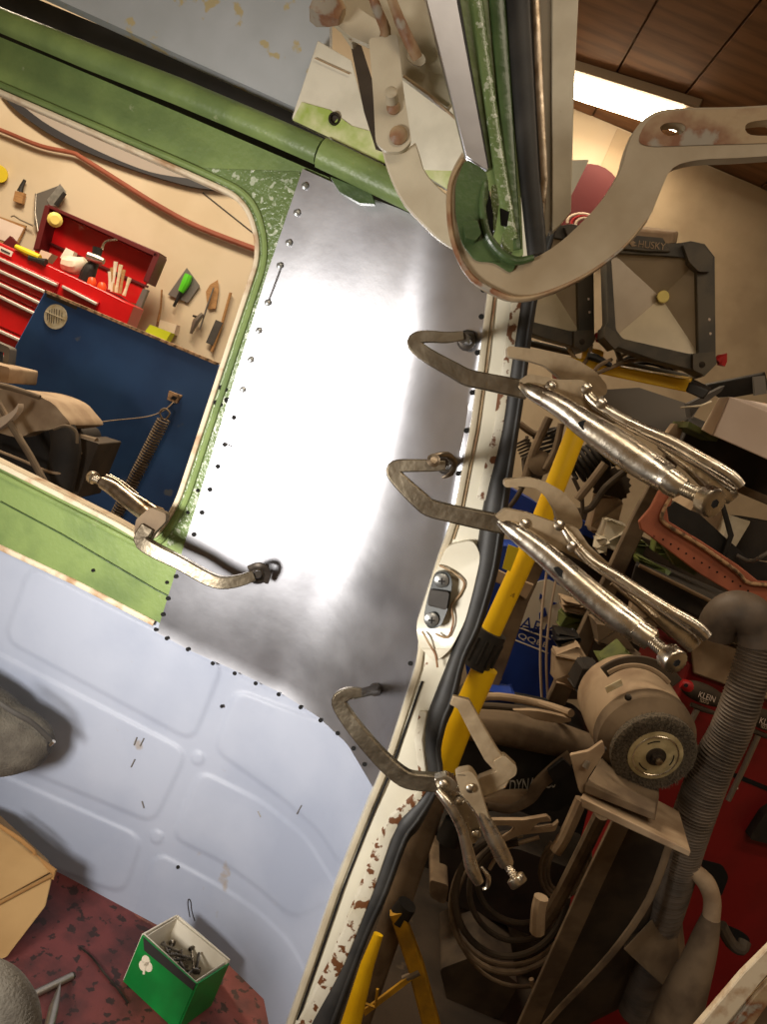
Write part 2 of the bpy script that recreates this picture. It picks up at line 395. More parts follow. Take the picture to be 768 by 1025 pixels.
# roof rail, ledge, gap, roof skin
mk('gap_shade_sheet', G().prism([(-60, -30), (30, -4), (270, 96), (420, 168), (470, 262), (400, 230), (300, 170), (-60, 14)], fn=Wf(-.04), t=.03), M['black'], van, label='black sheet standing in for the shaded gap behind the roof rail')  # black sheet, the shade of the open gap put in as colour
rail = [(-60, -6, 22), (0, 20, 23), (90, 57, 25), (180, 92, 26), (270, 130, 26), (320, 152, 26)]
def railg(pl, off): return G().sweep([W(a_, b_, off) for a_, b_, _ in pl], [c_ for *_, c_ in pl], .8, 12)
part('roof_rail', railg(rail, .03), 'greendark', van, label='rounded green roof rail'); M['railm'] = M['green']
bpy.data.objects['roof_rail'].data.materials[0] = M['green']
part('roof_rail_end', railg([(322, 153, 30), (370, 176, 30), (430, 205, 30)], .034), 'green', van)
part('rail_bracket', G().prism([(330, 176), (372, 192), (376, 204), (360, 203), (340, 192)], fn=Wf(.036), t=.01), 'greendark', van, bev=.001)
part('roof_skin', G().prism([(28, -14), (330, -14), (330, 60), (296, 108), (270, 96)], fn=Wf(.012), t=.02), 'roofgrey', van, label='grey roof skin with peeling yellow glue')
part('roof_gusset', G().prism([(318, 40), (352, 60), (376, 150), (384, 163), (292, 118)], fn=Wf(.03), t=.012), 'gusset', van, bev=.001)
part('gusset_overspray', G().prism([(302, 102), (330, 110), (352, 126), (380, 134), (386, 164), (293, 120)], fn=Wf(.0312), t=.001), 'gussetgreen', van, label='green overspray along the gusset edge')
part('gusset_bolt', G().lathe(W(335, 119, .031), W(335, 119, .06), [(0, .006), (.002, .006), (.004, .004), (.001, .003)], 14), 'darksteel', van)
part('tear_line', G().sweep([W(*p, .0325) for p in ((315, 58), (328, 64), (350, 74))], 1.3, .5, 6), 'creamrust', van)
part('roof_gusset', G().prism([(400, 60), (455, 90), (480, 175), (452, 190), (410, 165), (398, 120)], fn=Wf(.03), t=.012), 'gusset', van)
part('gusset_overspray', G().prism([(413, 140), (440, 142), (470, 148), (482, 178), (452, 192), (418, 170)], fn=Wf(.0312), t=.001), 'gussetgreen', van)
# lower pale blue inner side with raised pads
pads = [rnd(p, r) for p, r in (
    ([(30, 566), (224, 664), (193, 742), (4, 640)], 16), ([(-40, 634), (188, 752), (154, 824), (-60, 735)], 16),
    ([(-60, 748), (143, 838), (124, 895), (-60, 830)], 16),
    ([(236, 690), (420, 760), (342, 868), (320, 832), (284, 800), (214, 750)], 14),
    ([(200, 771), (262, 802), (306, 838), (342, 896), (294, 920), (258, 888), (222, 862), (172, 838)], 14),
    ([(156, 852), (226, 890), (262, 915), (292, 945), (312, 985), (250, 1060), (120, 960)], 16))]
def sdf(poly, q):
    a_ = np.array(poly); b_ = np.roll(a_, -1, 0); e = b_-a_; w_ = q[:, None, :]-a_[None]
    t_ = np.clip((w_*e).sum(2)/((e*e).sum(1)+1e-9), 0, 1); dd = np.linalg.norm(w_-e*t_[..., None], axis=2).min(1)
    y = q[:, 1:2]; c_ = ((a_[:, 1] > y) != (b_[:, 1] > y)) & (q[:, 0:1] < e[:, 0]*(y-a_[:, 1])/(e[:, 1]+1e-9)+a_[:, 0])
    return np.where(c_.sum(1) % 2 == 1, -dd, dd)
def lowdisp(px, py):
    q = np.array([[px, py]]); h = 0
    for p_ in pads:
        s = sdf(p_, q)[0]; h = max(h, min(max(.5-s/6, 0), 1))
    h = h*h*(3-2*h); z = .0024*h
    for cx, cy in ((198, 759), (157, 838)):
        r = math.hypot(px-cx, py-cy); z += .002*(min(max((7.5-r)/2.5, 0), 1))
    # belt crease just under the green panel
    return z
tb = [(-60, 515), (0, 546), (75, 580), (157, 622), (240, 668), (310, 705), (362, 742), (402, 752)]
bt = [(-60, 826), (53, 877), (105, 898), (150, 922), (225, 962), (264, 1000), (276, 1060), (292, 1060)]
low = mk('lower_panel', G().patch(tb, bt, lambda a_, b_, o_: W(a_, b_, o_), 210, 170, t=0, disp=lowdisp), M['blue'], van, label='pale blue inner side panel with raised pads', fix=True)
part('belt_flange', G().sweep([W(*p, .005) for p in ((-60, 517), (0, 548), (75, 583), (154, 624))], 6, .45, 8), 'lip', van)
for a_, b_ in ((222, 707), (178, 868)):
    part('hole', G().lathe(W(a_, b_, .0035), W(a_, b_, .02), [(0, .0022), (.0004, .0022)], 12), 'void', van)
for pts in (((383, 560), (376, 572), (379, 580)), ):
    pass
# scratch marks on the pale panel
for p, q in (((137, 738), (134, 746)), ((144, 739), (140, 747)), ((258, 812), (261, 818)), ((142, 802), (144, 809)), ((297, 815), (302, 806)), ((135, 760), (131, 768))):
    part('scratch', G().sweep([W(*p, .0036), W(*q, .0036)], 1.1, .2, 6), 'toolgrey', van)
# clear the painted floor of the van
zf = W(105, 898).z
fl = mk('van_floor', G().prism([(-150, 790), (60, 850), (160, 900), (290, 985), (330, 1150), (-150, 1300)], fn=lambda a_, b_: PZ(a_, b_, zf), ext=V((0, 0, -.02))), M['redfloor'], van, label='worn red painted floor')
# cream door pillar
Lx = [(545, 160), (520, 200), (503, 250), (489, 290), (478, 380), (471, 430), (463, 470), (455, 512), (445, 542), (441, 551), (436, 567), (426, 599), (418, 630), (420, 643), (416, 669), (412, 682), (391, 747), (383, 770), (366, 810), (334, 891), (312, 955), (289, 1021), (270, 1075)]
Rx = [(590, 160), (565, 210), (538, 260), (522, 300), (510, 380), (503, 430), (494, 470), (486, 500), (480, 542), (475, 578), (470, 606), (457, 641), (445, 676), (429, 715), (425, 740), (429, 771), (431, 789), (419, 803), (401, 821), (392, 838), (373, 891), (345, 961), (313, 1023), (290, 1075)]
def wf2(a_, b_, o_=0): return W(a_, b_, .0)-V((0, .022, 0))
g = G().patch(Lx, Rx, lambda a_, b_, o_: W(a_, b_, .022), 60, 3, t=.03)
mk('door_pillar', g, M['white'], van, label='cream painted door pillar')
def offs(c, d): return [(a_+d, b_) for a_, b_ in c]
def vsweep(pl, off, wd, m, name, flat=.6, n=8, **k): return mk(name, G().sweep([W(a_, b_, off) for a_, b_ in pl], wd, flat, n), M[m], van, **k)
vsweep([(a_+3, b_) for a_, b_ in Lx[3:]], .024, 6.5, 'cream', 'pillar_bead', label='narrow rounded edge of the pillar')
vsweep([(a_+8, b_) for a_, b_ in [(489, 290), (478, 380), (471, 430), (463, 470), (455, 512), (446, 540)]], .0235, 1.6, 'creamrust', 'pillar_groove')
vsweep([(a_+9, b_) for a_, b_ in [(414, 682), (391, 747), (383, 770), (366, 810), (334, 891), (312, 955), (289, 1021)]], .0235, 2.6, 'black', 'pillar_groove')
Rr = Rx[2:]
vsweep([(a_-4, b_) for a_, b_ in Rr[:6]], .027, 11, 'whiterust', 'pillar_flange', .5, label='chipped rusty outer flange of the pillar')
vsweep([(a_-5, b_) for a_, b_ in Rr[9:]], .027, [9, 9, 9, 9, 10, 10, 10, 12, 14, 14, 15, 15], 'whiterust', 'pillar_flange', .5) if False else None
vsweep([(a_-6, b_) for a_, b_ in [(430, 712), (425, 740), (429, 771), (431, 789), (419, 803), (401, 821), (392, 838), (373, 891), (345, 961), (313, 1023), (290, 1075)]], .028, [8, 9, 8, 8, 12, 14, 15, 17, 17, 17, 17], 'whiterust', 'pillar_flange', .45)
# striker pocket on the pillar
pk = rnd([(448, 546), (474, 540), (482, 556), (474, 592), (466, 622), (452, 650), (436, 664), (420, 648), (416, 628), (428, 592)], 8)
part('striker_pocket', G().prism(pk, fn=Wf(.031), t=.012), 'white', van, bev=.003, label='raised pocket round the striker plate')
part('pocket_edge', G().sweep([W(*p, .032) for p in cr([(440, 566), (448, 570), (458, 576), (465, 584), (460, 596), (452, 606), (454, 622), (448, 638), (436, 634)], 4)], 2.2, .6, 6), 'creamrust', van)
part('pocket_edge', G().sweep([W(*p, .032) for p in cr([(423, 632), (430, 645), (436, 655), (438, 668)], 4)], 2.2, .6, 6), 'creamrust', van)
sp = part('striker_plate', G().prism(rnd([(436, 573), (449, 572), (453, 582), (450, 606), (441, 628), (429, 630), (424, 620), (428, 600)], 7), fn=Wf(.038), t=.008), 'plastic', van, bev=.0015, label='grey striker plate')
part('striker_block', G().prism(rnd([(431, 590), (450, 593), (447, 611), (428, 606)], 3), fn=Wf(.043), t=.006), 'greydark', sp, bev=.001)
for a_, b_ in ((442, 581), (432, 620)):
    c0 = W(a_, b_, .038); part('screw', G().lathe(c0, c0-V((0, 1, 0)), [(0, .0072), (.0015, .0068), (.003, .0045), (.0034, .001)], 18), 'zinc', sp)
    for an in (20, 110):
        q = math.radians(an); dx, dz = math.cos(q)*.0032, math.sin(q)*.0032
        part('screw_slot', G().sweep([c0+V((-dx, -.0036, -dz)), c0+V((dx, -.0036, dz))], .0014, .4, 6, meters=True), 'black', sp)
# rubber seal
Sx = [(548, 230), (537, 302), (525, 390), (519, 430), (508, 504), (502, 548), (496, 578), (481, 627), (466, 658), (456, 700), (447, 722), (441, 750), (443, 772), (436, 793), (422, 821), (408, 840), (389, 891), (373, 926), (359, 961), (338, 1022), (318, 1075)]
Rs = lambda y: float(np.interp(y, [b_ for _, b_ in Rx], [a_ for a_, _ in Rx]))
mid = [((a_+Rs(b_))/2, b_, max(12, (a_-Rs(b_))*1.1)) for a_, b_ in Sx]
mid = cr(mid, 3)
part('door_seal', G().sweep([W(a_, b_, .024) for a_, b_, _ in mid], [c_ for *_, c_ in mid], .8, 14), 'rubber', van, label='black rubber door seal')
part('seal_lip', G().sweep([W(a_+c_*.28, b_, .036) for a_, b_, c_ in mid], 4, .8, 8), 'rubber', van)
# upper tailgate column, nearer to the eye
def col(name, pts, m, off=0, t=.012, **k):
    return part(name, G().prism([(a_, b_, Y+off) for a_, b_, Y in pts], t=t), m, van, **k)
Yc = .56
def up(name, q, m, Y, t=.02, **k): return part(name, G().prism(q, Y=Y, t=t), m, van, **k)
up('drip_strip', [(423, -12), (455, -12), (489, 170), (479, 166), (466, 157)], 'alu', Yc-.006, .006, bev=.001, label='bare metal strip up the tailgate frame')
up('tailgate_frame', [(452, -12), (514, -12), (516, 60), (524, 255), (505, 268), (488, 255), (486, 168)], 'green', Yc, .02, label='glossy green tailgate frame')
part('frame_ridge', G().path([(476, -12, Yc-.004, 12), (488, 80, Yc-.004, 12), (500, 165, Yc-.004, 13), (513, 240, Yc-.004, 12)], flat=.6), 'greenwet', van)
part('frame_ridge', G().path([(497, -12, Yc-.002, 16), (504, 80, Yc-.002, 15), (516, 250, Yc-.002, 12)], flat=.5), 'greendark', van)
part('frame_edge', G().path([(456, -12, Yc-.004, 5), (470, 70, Yc-.004, 5), (488, 168, Yc-.004, 4)], flat=.8), 'black', van)
part('tailgate_seal', G().path([(518, -12, Yc, 26), (524, 90, Yc, 25), (530, 170, Yc, 22), (538, 255, Yc, 20)], flat=.7, n=14), 'rubber', van)
up('tailgate_skin', [(528, -12), (556, -12), (560, 120), (556, 215), (548, 236), (536, 240), (538, 150), (533, 60)], 'bandtan', Yc+.004, .01)
part('skin_fold', G().path([(536, -12, Yc-.002, 8), (540, 90, Yc-.002, 9), (545, 180, Yc-.002, 8), (541, 238, Yc, 5)], flat=.5), 'steel', van)
up('tailgate_edge', [(553, -12), (580, -12), (575, 90), (572, 212), (560, 226), (553, 232)], 'cream', Yc, .014, bev=.002)
# ================================================================ new metal sheet
sh = thing('metal_sheet', 'bare brushed steel patch panel clamped between green window frame and cream pillar', 'metal sheet')
def samp(c, u):
    c = np.array(c, float); L = np.r_[0, np.cumsum(np.linalg.norm(np.diff(c, axis=0), axis=1))]; L /= L[-1]; return np.interp(u, L, c[:, 0]), np.interp(u, L, c[:, 1])
sheetT = [(303, 169), (345, 188), (400, 209), (450, 232), (500, 250)]
rt = [(a_+4, b_) for a_, b_ in Lx if 250 <= b_ <= 775]; rt = [(500, 250)]+rt[1:]+[(374, 789)]
lt = [(303, 169), (266, 278), (230, 396), (196, 508), (157, 633)]
bb_ = [(157, 633), (190, 651), (235, 671), (280, 693), (318, 717), (348, 745), (374, 789)]
g = G(); nu, nv = 46, 70; vs = []
c00, c10, c01, c11 = (np.array(p, float) for p in (lt[0], sheetT[-1], lt[-1], bb_[-1]))
for j in range(nv+1):
    v_ = j/nv; l_, r_ = np.array(samp(lt, v_)), np.array(samp(rt, v_))
    for i in range(nu+1):
        u_ = i/nu; q = (1-v_)*np.array(samp(sheetT, u_))+v_*np.array(samp(bb_, u_))+(1-u_)*l_+u_*r_-((1-u_)*(1-v_)*c00+u_*(1-v_)*c10+(1-u_)*v_*c01+u_*v_*c11)
        wv = .0018*math.sin(3.1*u_+1.2*v_)*math.sin(2.6*v_+.4)
        vs.append(W(q[0], q[1], .0085+wv))
m_ = nu+1; fs = [(j*m_+i, (j+1)*m_+i, (j+1)*m_+i+1, j*m_+i+1) for j in range(nv) for i in range(nu)]
n_ = len(vs); vs += [v+V((0, .0016, 0)) for v in vs]; fs += [tuple(x+n_ for x in f[::-1]) for f in fs]
ed = list(range(m_))+[j*m_+nu for j in range(1, nv+1)]+[nv*m_+i for i in range(nu-1, -1, -1)]+[j*m_ for j in range(nv-1, 0, -1)]
fs += [(a_, b_, b_+n_, a_+n_) for a_, b_ in zip(ed, ed[1:]+ed[:1])]
part('sheet', g.add(vs, fs), 'alu', sh)
def rivet(a_, b_, kind):
    c0 = W(a_, b_, .011); n3 = V((0, -1, 0))
    if kind == 'r': part('rivet', G().lathe(c0, c0+n3, [(0, .0034), (.0006, .0034), (.0016, .0018), (.0017, .0002)], 12), 'zinc', sh)
    else:
        h = part('rivet_hole', G().lathe(c0, c0+n3, [(0, .0026), (.0003, .0026)], 12), 'void', sh)
for a_, b_ in ((305, 186), (297, 213), (289, 243), (280, 266), (268, 303), (259, 331), (251, 360), (243, 390)): rivet(a_, b_, 'r')
for a_, b_ in ((234, 418), (225, 445), (218, 467), (210, 490), (202, 513), (194, 535), (176, 577), (168, 599), (163, 615)): rivet(a_, b_, 'h')
for a_, b_ in ((156, 630), (167, 639), (188, 650), (213, 664), (235, 674), (256, 684), (279, 695), (301, 708), (321, 721), (338, 734), (354, 749), (365, 765)): rivet(a_, b_, 'h')
for a_, b_ in ((482, 317), (478, 353), (473, 393), (467, 431), (459, 474), (411, 664), (484, 290)): rivet(a_, b_, 'h')
for a_, b_ in ((198, 491), (188, 513), (167, 583), (93, 571)):
    part('hole', G().lathe(W(a_, b_, .0062), W(a_, b_, .02), [(0, .0022), (.0003, .0022)], 12), 'void', van)
for a_, b_, w_ in ((223, 389, 5), (218, 404, 5), (228, 401, 4)):
    part('slot_hole', G().prism(arc(a_, b_, w_, 0, 340, 12, 3, 25), fn=Wf(.0065), t=.001), 'void', van)
for p, q in (((281, 268), (269, 300)), ((225, 444), (232, 447)),):
    part('scratch', G().sweep([W(*p, .0112), W(*q, .0112)], 1.0, .3, 6), 'greydark', sh)
# ================================================================ red floor seams, wiper wire etc.
# ================================================================ clamps
def T4(l, Y): return [(a_, b_, Y, c_) for a_, b_, c_ in l]
def pad(th, tip, off=.010, r=.010, to=None):
    """swivel pad between an arm tip and the sheet"""
    px, py, Y = tip; A = PY(px, py, Y); B = W(*(to or (px, py)), off) - V((0, .0005, 0))
    L = (B-A).length; ad = [(0, .004), (max(L-.010, .002), .005), (max(L-.009, .003), r*.8), (max(L-.004, .004), r), (L, r)]
    p = part('swivel_pad', G().lathe(A, B, ad, 16), 'darksteel', th)
    return p
def screwknob(th, a, b, Y0, Y1, rs, rk, lk, knurl=True):
    """threaded rod from a to b and the knurled knob on its end; radii in px"""
    A, B = PY(*a, Y0), PY(*b, Y1); u = (B-A).normalized(); L = (B-A).length; k = dep(B)/FPX; pr = []; d = 0
    while d < L:
        pr += [(d, rs*k), (d+.0008, rs*k*.8), (d+.0016, rs*k)]; d += .0022
    part('threaded_rod', G().lathe(A, B, pr or [(0, rs*k), (L, rs*k)], 14), 'nickel', th)
    kn = part('adjusting_knob', G().lathe(B, B+u, [(0, rk*k*.8), (.001, rk*k), (lk*k, rk*k), (lk*k+.0012, rk*k*.85)], 36, gear=.06), 'nickel', th, ang=50)
    part('hex_socket', G().lathe(B+u*(lk*k+.0012), B+u, [(0, rk*k*.32), (.0004, rk*k*.3)], 6), 'void', kn)
def rivs(th, l, r=.0045):
    for a_, b_, Y in l:
        c0 = PY(a_, b_, Y); part('rivet', G().lathe(c0, c0+V((.1, -1, .1)), [(0, r), (.0012, r*.95), (.0024, r*.5), (.0026, r*.1)], 14), 'nickel', th)

# --- upper pillar clamp
c = thing('locking_clamp', 'upper of the two big locking clamps on the pillar, knob pointing at the white box', 'clamp', None)
Ya = .60
part('fixed_arm', G().path(T4([(464, 336, 9), (448, 338, 11), (428, 337, 12), (417, 339, 13), (415, 345, 14), (428, 356, 15), (455, 371, 16), (468, 378, 17), (486, 382, 17), (510, 387, 18), (528, 391, 18)], Ya), flat=.6, square=True, smooth=3), 'forged', c, bev=.0015, label='dark forged C shaped arm')
pad(c, (463, 338, Ya), to=(468, 341))
part('hook_jaw', G().prism(rnd([(508, 346), (540, 350), (562, 354), (580, 361), (597, 372), (608, 385), (608, 395), (596, 398), (578, 392), (566, 384), (556, 374), (546, 366), (530, 361), (508, 357)], 4), Y=.605, t=.012), 'forgeddusty', c, bev=.0015, label='dusty tan hook jaw')
part('side_plate', G().prism(rnd([(520, 381), (530, 374), (560, 380), (583, 380), (592, 386), (586, 396), (600, 402), (620, 424), (600, 424), (560, 402)], 3), Y=.585, t=.010), 'forgeddusty', c, bev=.001)
part('handle_body', G().path([(522, 384, .59, 9), (534, 392, .585, 17), (560, 406, .58, 22), (585, 424, .575, 27), (612, 442, .57, 32), (635, 458, .565, 33), (655, 471, .56, 31), (668, 479, .555, 29)], flat=.8, smooth=4, n=20), 'nickel', c, label='shiny folded steel handle body')
part('collar', G().path([(664, 476, .556, 24), (672, 483, .555, 27), (682, 489, .553, 25), (684, 491, .552, 18)], n=18), 'nickel', c)
part('handle_slot', G().prism(rnd([(578, 423), (586, 420), (594, 428), (592, 433), (584, 431)], 3), Y=.567, t=.004), 'void', c)
screwknob(c, (680, 487), (705, 499), .552, .530, 7.5, 15.5, 13)
part('lever', G().path([(586, 389, .586, 9), (592, 400, .584, 12), (612, 414, .58, 13), (640, 428, .576, 12), (670, 441, .572, 12), (700, 458, .568, 13), (730, 476, .565, 14), (742, 487, .563, 11)], flat=.9, smooth=4, square=False, n=14), 'nickel', c, label='long thin release lever')
part('lever_flange', G().path([(592, 400, .582, 3), (612, 418, .577, 4), (640, 434, .573, 4), (670, 450, .569, 4), (700, 467, .565, 4), (735, 490, .56, 4)], smooth=4), 'chrome', c)
part('release_lever', G().path([(655, 440, .578, 6), (672, 452, .575, 9), (694, 466, .572, 12), (712, 480, .569, 17), (728, 494, .567, 20), (734, 500, .566, 14)], flat=.5, smooth=4), 'nickel', c)
part('link_bar', G().path([(660, 446, .585, 6), (690, 470, .58, 8), (712, 492, .578, 8)], flat=.6), 'steel', c)
rivs(c, [(551, 387, .584), (587, 389, .582), (602, 404, .578)])
# --- middle pillar clamp
c = thing('locking_clamp', 'lower of the two big locking clamps on the pillar, knob above the wire wheel', 'clamp', None)
Ya = .60
part('fixed_arm', G().path(T4([(446, 466, 10), (432, 466, 12), (408, 466, 13), (396, 467, 13), (394, 473, 14), (403, 484, 16), (420, 500, 18), (430, 508, 18), (448, 513, 18), (480, 520, 19), (505, 525, 19)], Ya), flat=.6, square=True, smooth=3), 'forged', c, bev=.0015, label='dark forged C shaped arm')
pad(c, (444, 463, Ya), to=(447, 465))
part('pad_clip', G().path([(436, 456, .62, 5), (448, 455, .625, 6), (455, 463, .635, 6), (452, 474, .64, 5), (443, 478, .645, 3)], flat=.5, smooth=3), 'steel', c)
rv = PY(434, 461, .592); part('pad_rivet', G().lathe(rv, rv+V((0, -1, .3)), [(0, .0055), (.001, .0055), (.0018, .003), (.0022, .0028)], 16), 'steel', c)
part('hook_jaw', G().prism(rnd([(505, 480), (530, 478), (546, 482), (564, 492), (578, 508), (584, 522), (582, 530), (570, 531), (558, 522), (556, 512), (548, 498), (536, 488), (505, 488)], 4), Y=.60, t=.012), 'forgeddusty', c, bev=.0015, label='dusty tan hook jaw')
part('side_plate', G().prism(rnd([(496, 518), (506, 509), (530, 514), (552, 522), (578, 528), (590, 546), (612, 566), (590, 566), (540, 540)], 3), Y=.575, t=.010), 'forgeddusty', c, bev=.001)
part('handle_body', G().path([(500, 521, .58, 9), (516, 532, .575, 19), (540, 550, .57, 23), (565, 572, .565, 26), (590, 594, .56, 28), (612, 612, .555, 29), (634, 628, .55, 27), (640, 633, .548, 25)], flat=.85, smooth=4, n=20), 'nickel', c, label='shiny folded steel handle body')
part('collar', G().path([(634, 627, .549, 22), (642, 634, .548, 25), (652, 640, .546, 24), (654, 642, .545, 17)], n=18), 'nickel', c)
part('handle_slot', G().prism(rnd([(554, 569), (559, 567), (569, 576), (567, 580), (560, 577)], 2), Y=.557, t=.004), 'void', c)
screwknob(c, (650, 639), (668, 655), .545, .525, 7, 13.5, 14)
part('lever', G().path([(562, 524, .578, 6), (570, 538, .576, 11), (590, 560, .573, 11), (618, 577, .57, 11), (640, 592, .566, 12), (668, 610, .562, 13), (695, 626, .56, 14), (708, 638, .558, 12)], flat=.9, smooth=4, n=14), 'nickel', c, label='long thin release lever')
part('lever_flange', G().path([(565, 530, .572, 3), (585, 560, .568, 4), (620, 585, .565, 4), (650, 604, .56, 4), (690, 632, .556, 4)], smooth=4), 'chrome', c)
part('release_lever', G().path([(622, 585, .575, 6), (645, 603, .572, 9), (664, 620, .57, 13), (684, 636, .568, 18), (696, 648, .566, 15)], flat=.5, smooth=4), 'nickel', c)
part('spring', G().path([(612, 584, .575, 4), (640, 606, .573, 5), (672, 636, .57, 5)], flat=1), 'steel', c)
rivs(c, [(525, 525, .574), (560, 526, .572), (573, 547, .57)])
# --- lower pillar clamp
c = thing('locking_clamp', 'locking clamp at the foot of the metal sheet with its handles hanging down', 'clamp', None)
Yb = .62
part('fixed_arm', G().path(T4([(362, 693, 9), (352, 693, 11), (346, 695, 13), (340, 699, 14), (341, 707, 15), (356, 729, 16), (380, 757, 17), (400, 775, 18), (414, 781, 18), (440, 783, 18), (454, 784, 18)], Yb), flat=.55, square=True, smooth=3), 'forged', c, bev=.0015, label='dark forged C shaped arm')
pad(c, (352, 696, Yb), r=.007, to=(376, 690))
part('swing_jaw', G().path(T4([(452, 700, 10), (464, 704, 15), (478, 730, 16), (492, 755, 17), (507, 771, 19), (500, 780, 19), (480, 789, 18), (470, 792, 16)], .605), flat=.5, square=True), 'forgeddusty', c, bev=.0012, label='dusty tan angled jaw')
part('jaw_elbow', G().prism(rnd([(494, 762), (505, 756), (518, 768), (517, 776), (484, 798), (478, 780), (498, 772)], 3), Y=.60, t=.008), 'forgeddusty', c, bev=.001)
part('pivot_plate', G().prism(rnd([(434, 780), (448, 776), (458, 784), (470, 808), (480, 826), (482, 836), (474, 846), (462, 838), (452, 818)], 4), Y=.60, t=.010), 'nickel', c, bev=.001)
part('lever_handle', G().path([(438, 791, .595, 8), (450, 806, .59, 10), (462, 828, .59, 11), (468, 850, .588, 12), (473, 870, .586, 14), (480, 884, .585, 10)], flat=.8, smooth=4, n=14), 'nickel', c, label='curved release handle')
part('lever_tail', G().path([(482, 868, .596, 3), (489, 878, .595, 5), (488, 888, .595, 4), (483, 890, .595, 3)], smooth=3), 'nickel', c)
part('handle_head', G().prism(rnd([(456, 777), (460, 774), (472, 772), (478, 780), (484, 800), (492, 826), (486, 828), (472, 806), (462, 796)], 4), Y=.585, t=.012), 'forgeddusty', c, bev=.0015)
part('handle_body', G().path([(478, 806, .59, 11), (488, 826, .588, 15), (498, 846, .585, 17), (506, 862, .583, 16), (508, 867, .582, 13)], flat=.9, smooth=4, n=18), 'nickel', c, label='shiny tubular handle')
g = G()
coil = [(PY(462+26*k/80, 792+34*k/80, .595)+RI*.0026*math.cos(k*1.1)+V((0, .0026*math.sin(k*1.1), 0))) for k in range(81)]
part('spring', g.sweep(coil, .0011, 1, 6, meters=True), 'nickel', c)
screwknob(c, (508, 866), (515, 877), .582, .578, 4.5, 9.5, 8)
rivs(c, [(444, 785, .598), (460, 802, .598), (471, 789, .583), (477, 835, .598)], .004)
# --- clamp on the window edge
c = thing('locking_clamp', 'locking clamp hooked over the lower corner of the window opening', 'clamp', None)
Yd = .765
part('fixed_arm', G().path([(148, 528, .79, 14), (142, 540, .785, 15), (152, 549, .78, 15), (180, 563, .775, 14), (205, 577, .775, 14), (222, 583, .775, 13), (240, 581, .78, 12), (254, 576, .785, 11)], flat=.6, square=True, smooth=3), 'forged', c, bev=.0012, label='long forged arm lying over the sheet')
pad(c, (258, 575, .785), r=.011)
part('pad_clip', G().path([(249, 569, .79, 6), (260, 566, .785, 7), (268, 572, .79, 7), (266, 583, .80, 6)], flat=.5, smooth=3), 'darksteel', c)
part('side_plate', G().prism(rnd([(136, 520), (150, 508), (166, 514), (166, 522), (154, 534), (146, 548), (136, 542), (134, 534)], 3), Y=.79, t=.012), 'dustbrown', c, bev=.001)
part('handle_body', G().path([(102, 483, .86, 12), (112, 488, .855, 15), (125, 498, .845, 16), (140, 510, .83, 16), (152, 519, .81, 14)], flat=.85, smooth=4, n=18), 'steel', c, label='dusty folded handle body')
screwknob(c, (101, 482), (95, 479), .862, .868, 4, 6.5, 6)
part('lever', G().path([(106, 476, .86, 3), (116, 482, .855, 5), (130, 494, .845, 6), (146, 504, .835, 7), (160, 514, .82, 7)], flat=.8, smooth=4), 'steel', c)
part('release_lever', G().path([(110, 475, .862, 2), (124, 484, .858, 3), (138, 495, .85, 3)], smooth=3), 'nickel', c)
part('handle_slot', G().prism([(126, 499), (129, 498), (131, 502), (128, 503)], Y=.835, t=.003), 'void', c)
part('swing_jaw', G().path([(150, 508, .83, 8), (160, 512, .84, 10), (166, 520, .85, 9), (163, 528, .86, 8)], flat=.7), 'creamrust', c)

# ================================================================ tailgate hinge
h = thing('tailgate_hinge', 'big curved cream and rusty tailgate hinge arm sweeping out to the right', 'hinge')
Yh = .50
part('gooseneck_arm', G().prism(cr([(800, 103), (740, 107), (690, 108), (660, 111), (640, 124), (629, 146), (622, 170), (606, 196), (585, 220), (560, 243), (535, 258), (515, 261), (495, 256), (478, 246), (466, 232), (462, 214), (464, 190), (470, 168)], 3)
     + cr([(463, 152), (452, 172), (447, 196), (450, 226), (458, 256), (472, 278), (492, 292), (515, 300), (545, 296), (585, 278), (622, 252), (648, 222), (662, 190), (674, 168), (700, 160), (740, 158), (800, 154)], 3),
     Y=Yh, t=.012, holes=[cr([(661, 128), (668, 123), (682, 123), (687, 128), (682, 134), (668, 136)], 3, True), cr([(746, 128), (752, 122), (775, 120), (780, 128), (775, 135), (752, 135)], 3, True)]), 'arm', h, bev=.002, label='cream painted curved arm')
# rusted end of the arm near the slots
part('rust_patch', G().prism(cr([(800, 105), (740, 109), (692, 110), (664, 113), (648, 122), (640, 140), (650, 146), (676, 146), (700, 145), (740, 144), (800, 142)], 3), Y=Yh-.0006, t=.001, holes=[cr([(661, 128), (668, 123), (682, 123), (687, 128), (682, 134), (668, 136)], 3, True), cr([(746, 128), (752, 122), (775, 120), (780, 128), (775, 135), (752, 135)], 3, True)]), 'creamrust', h, label='rusty scraped end with slots')
part('arm_rim', G().path([(463, 160, Yh, 5), (451, 186, Yh, 6), (451, 226, Yh, 6), (459, 256, Yh, 6), (473, 278, Yh, 6), (493, 291, Yh, 6), (516, 299, Yh, 6), (546, 294, Yh, 5), (586, 276, Yh, 4), (622, 250, Yh, 3), (647, 221, Yh, 2)], flat=1.6, smooth=4), 'creamrust', h, label='raised brown rim of the arm')
part('green_web', G().prism(rnd([(466, 158), (488, 172), (490, 196), (484, 214), (488, 236), (502, 256), (518, 264), (512, 274), (494, 262), (476, 262), (462, 244), (456, 214), (456, 184)], 8), Y=Yh-.0015, t=.006), 'greendark', h, bev=.001, label='green painted web of the arm')
part('rib', G().path([(486, 182, Yh-.003, 6), (483, 206, Yh-.004, 7), (488, 234, Yh-.004, 8), (500, 251, Yh-.004, 9), (516, 261, Yh-.003, 9), (534, 258, Yh-.002, 6)], smooth=5), 'greendark', h)
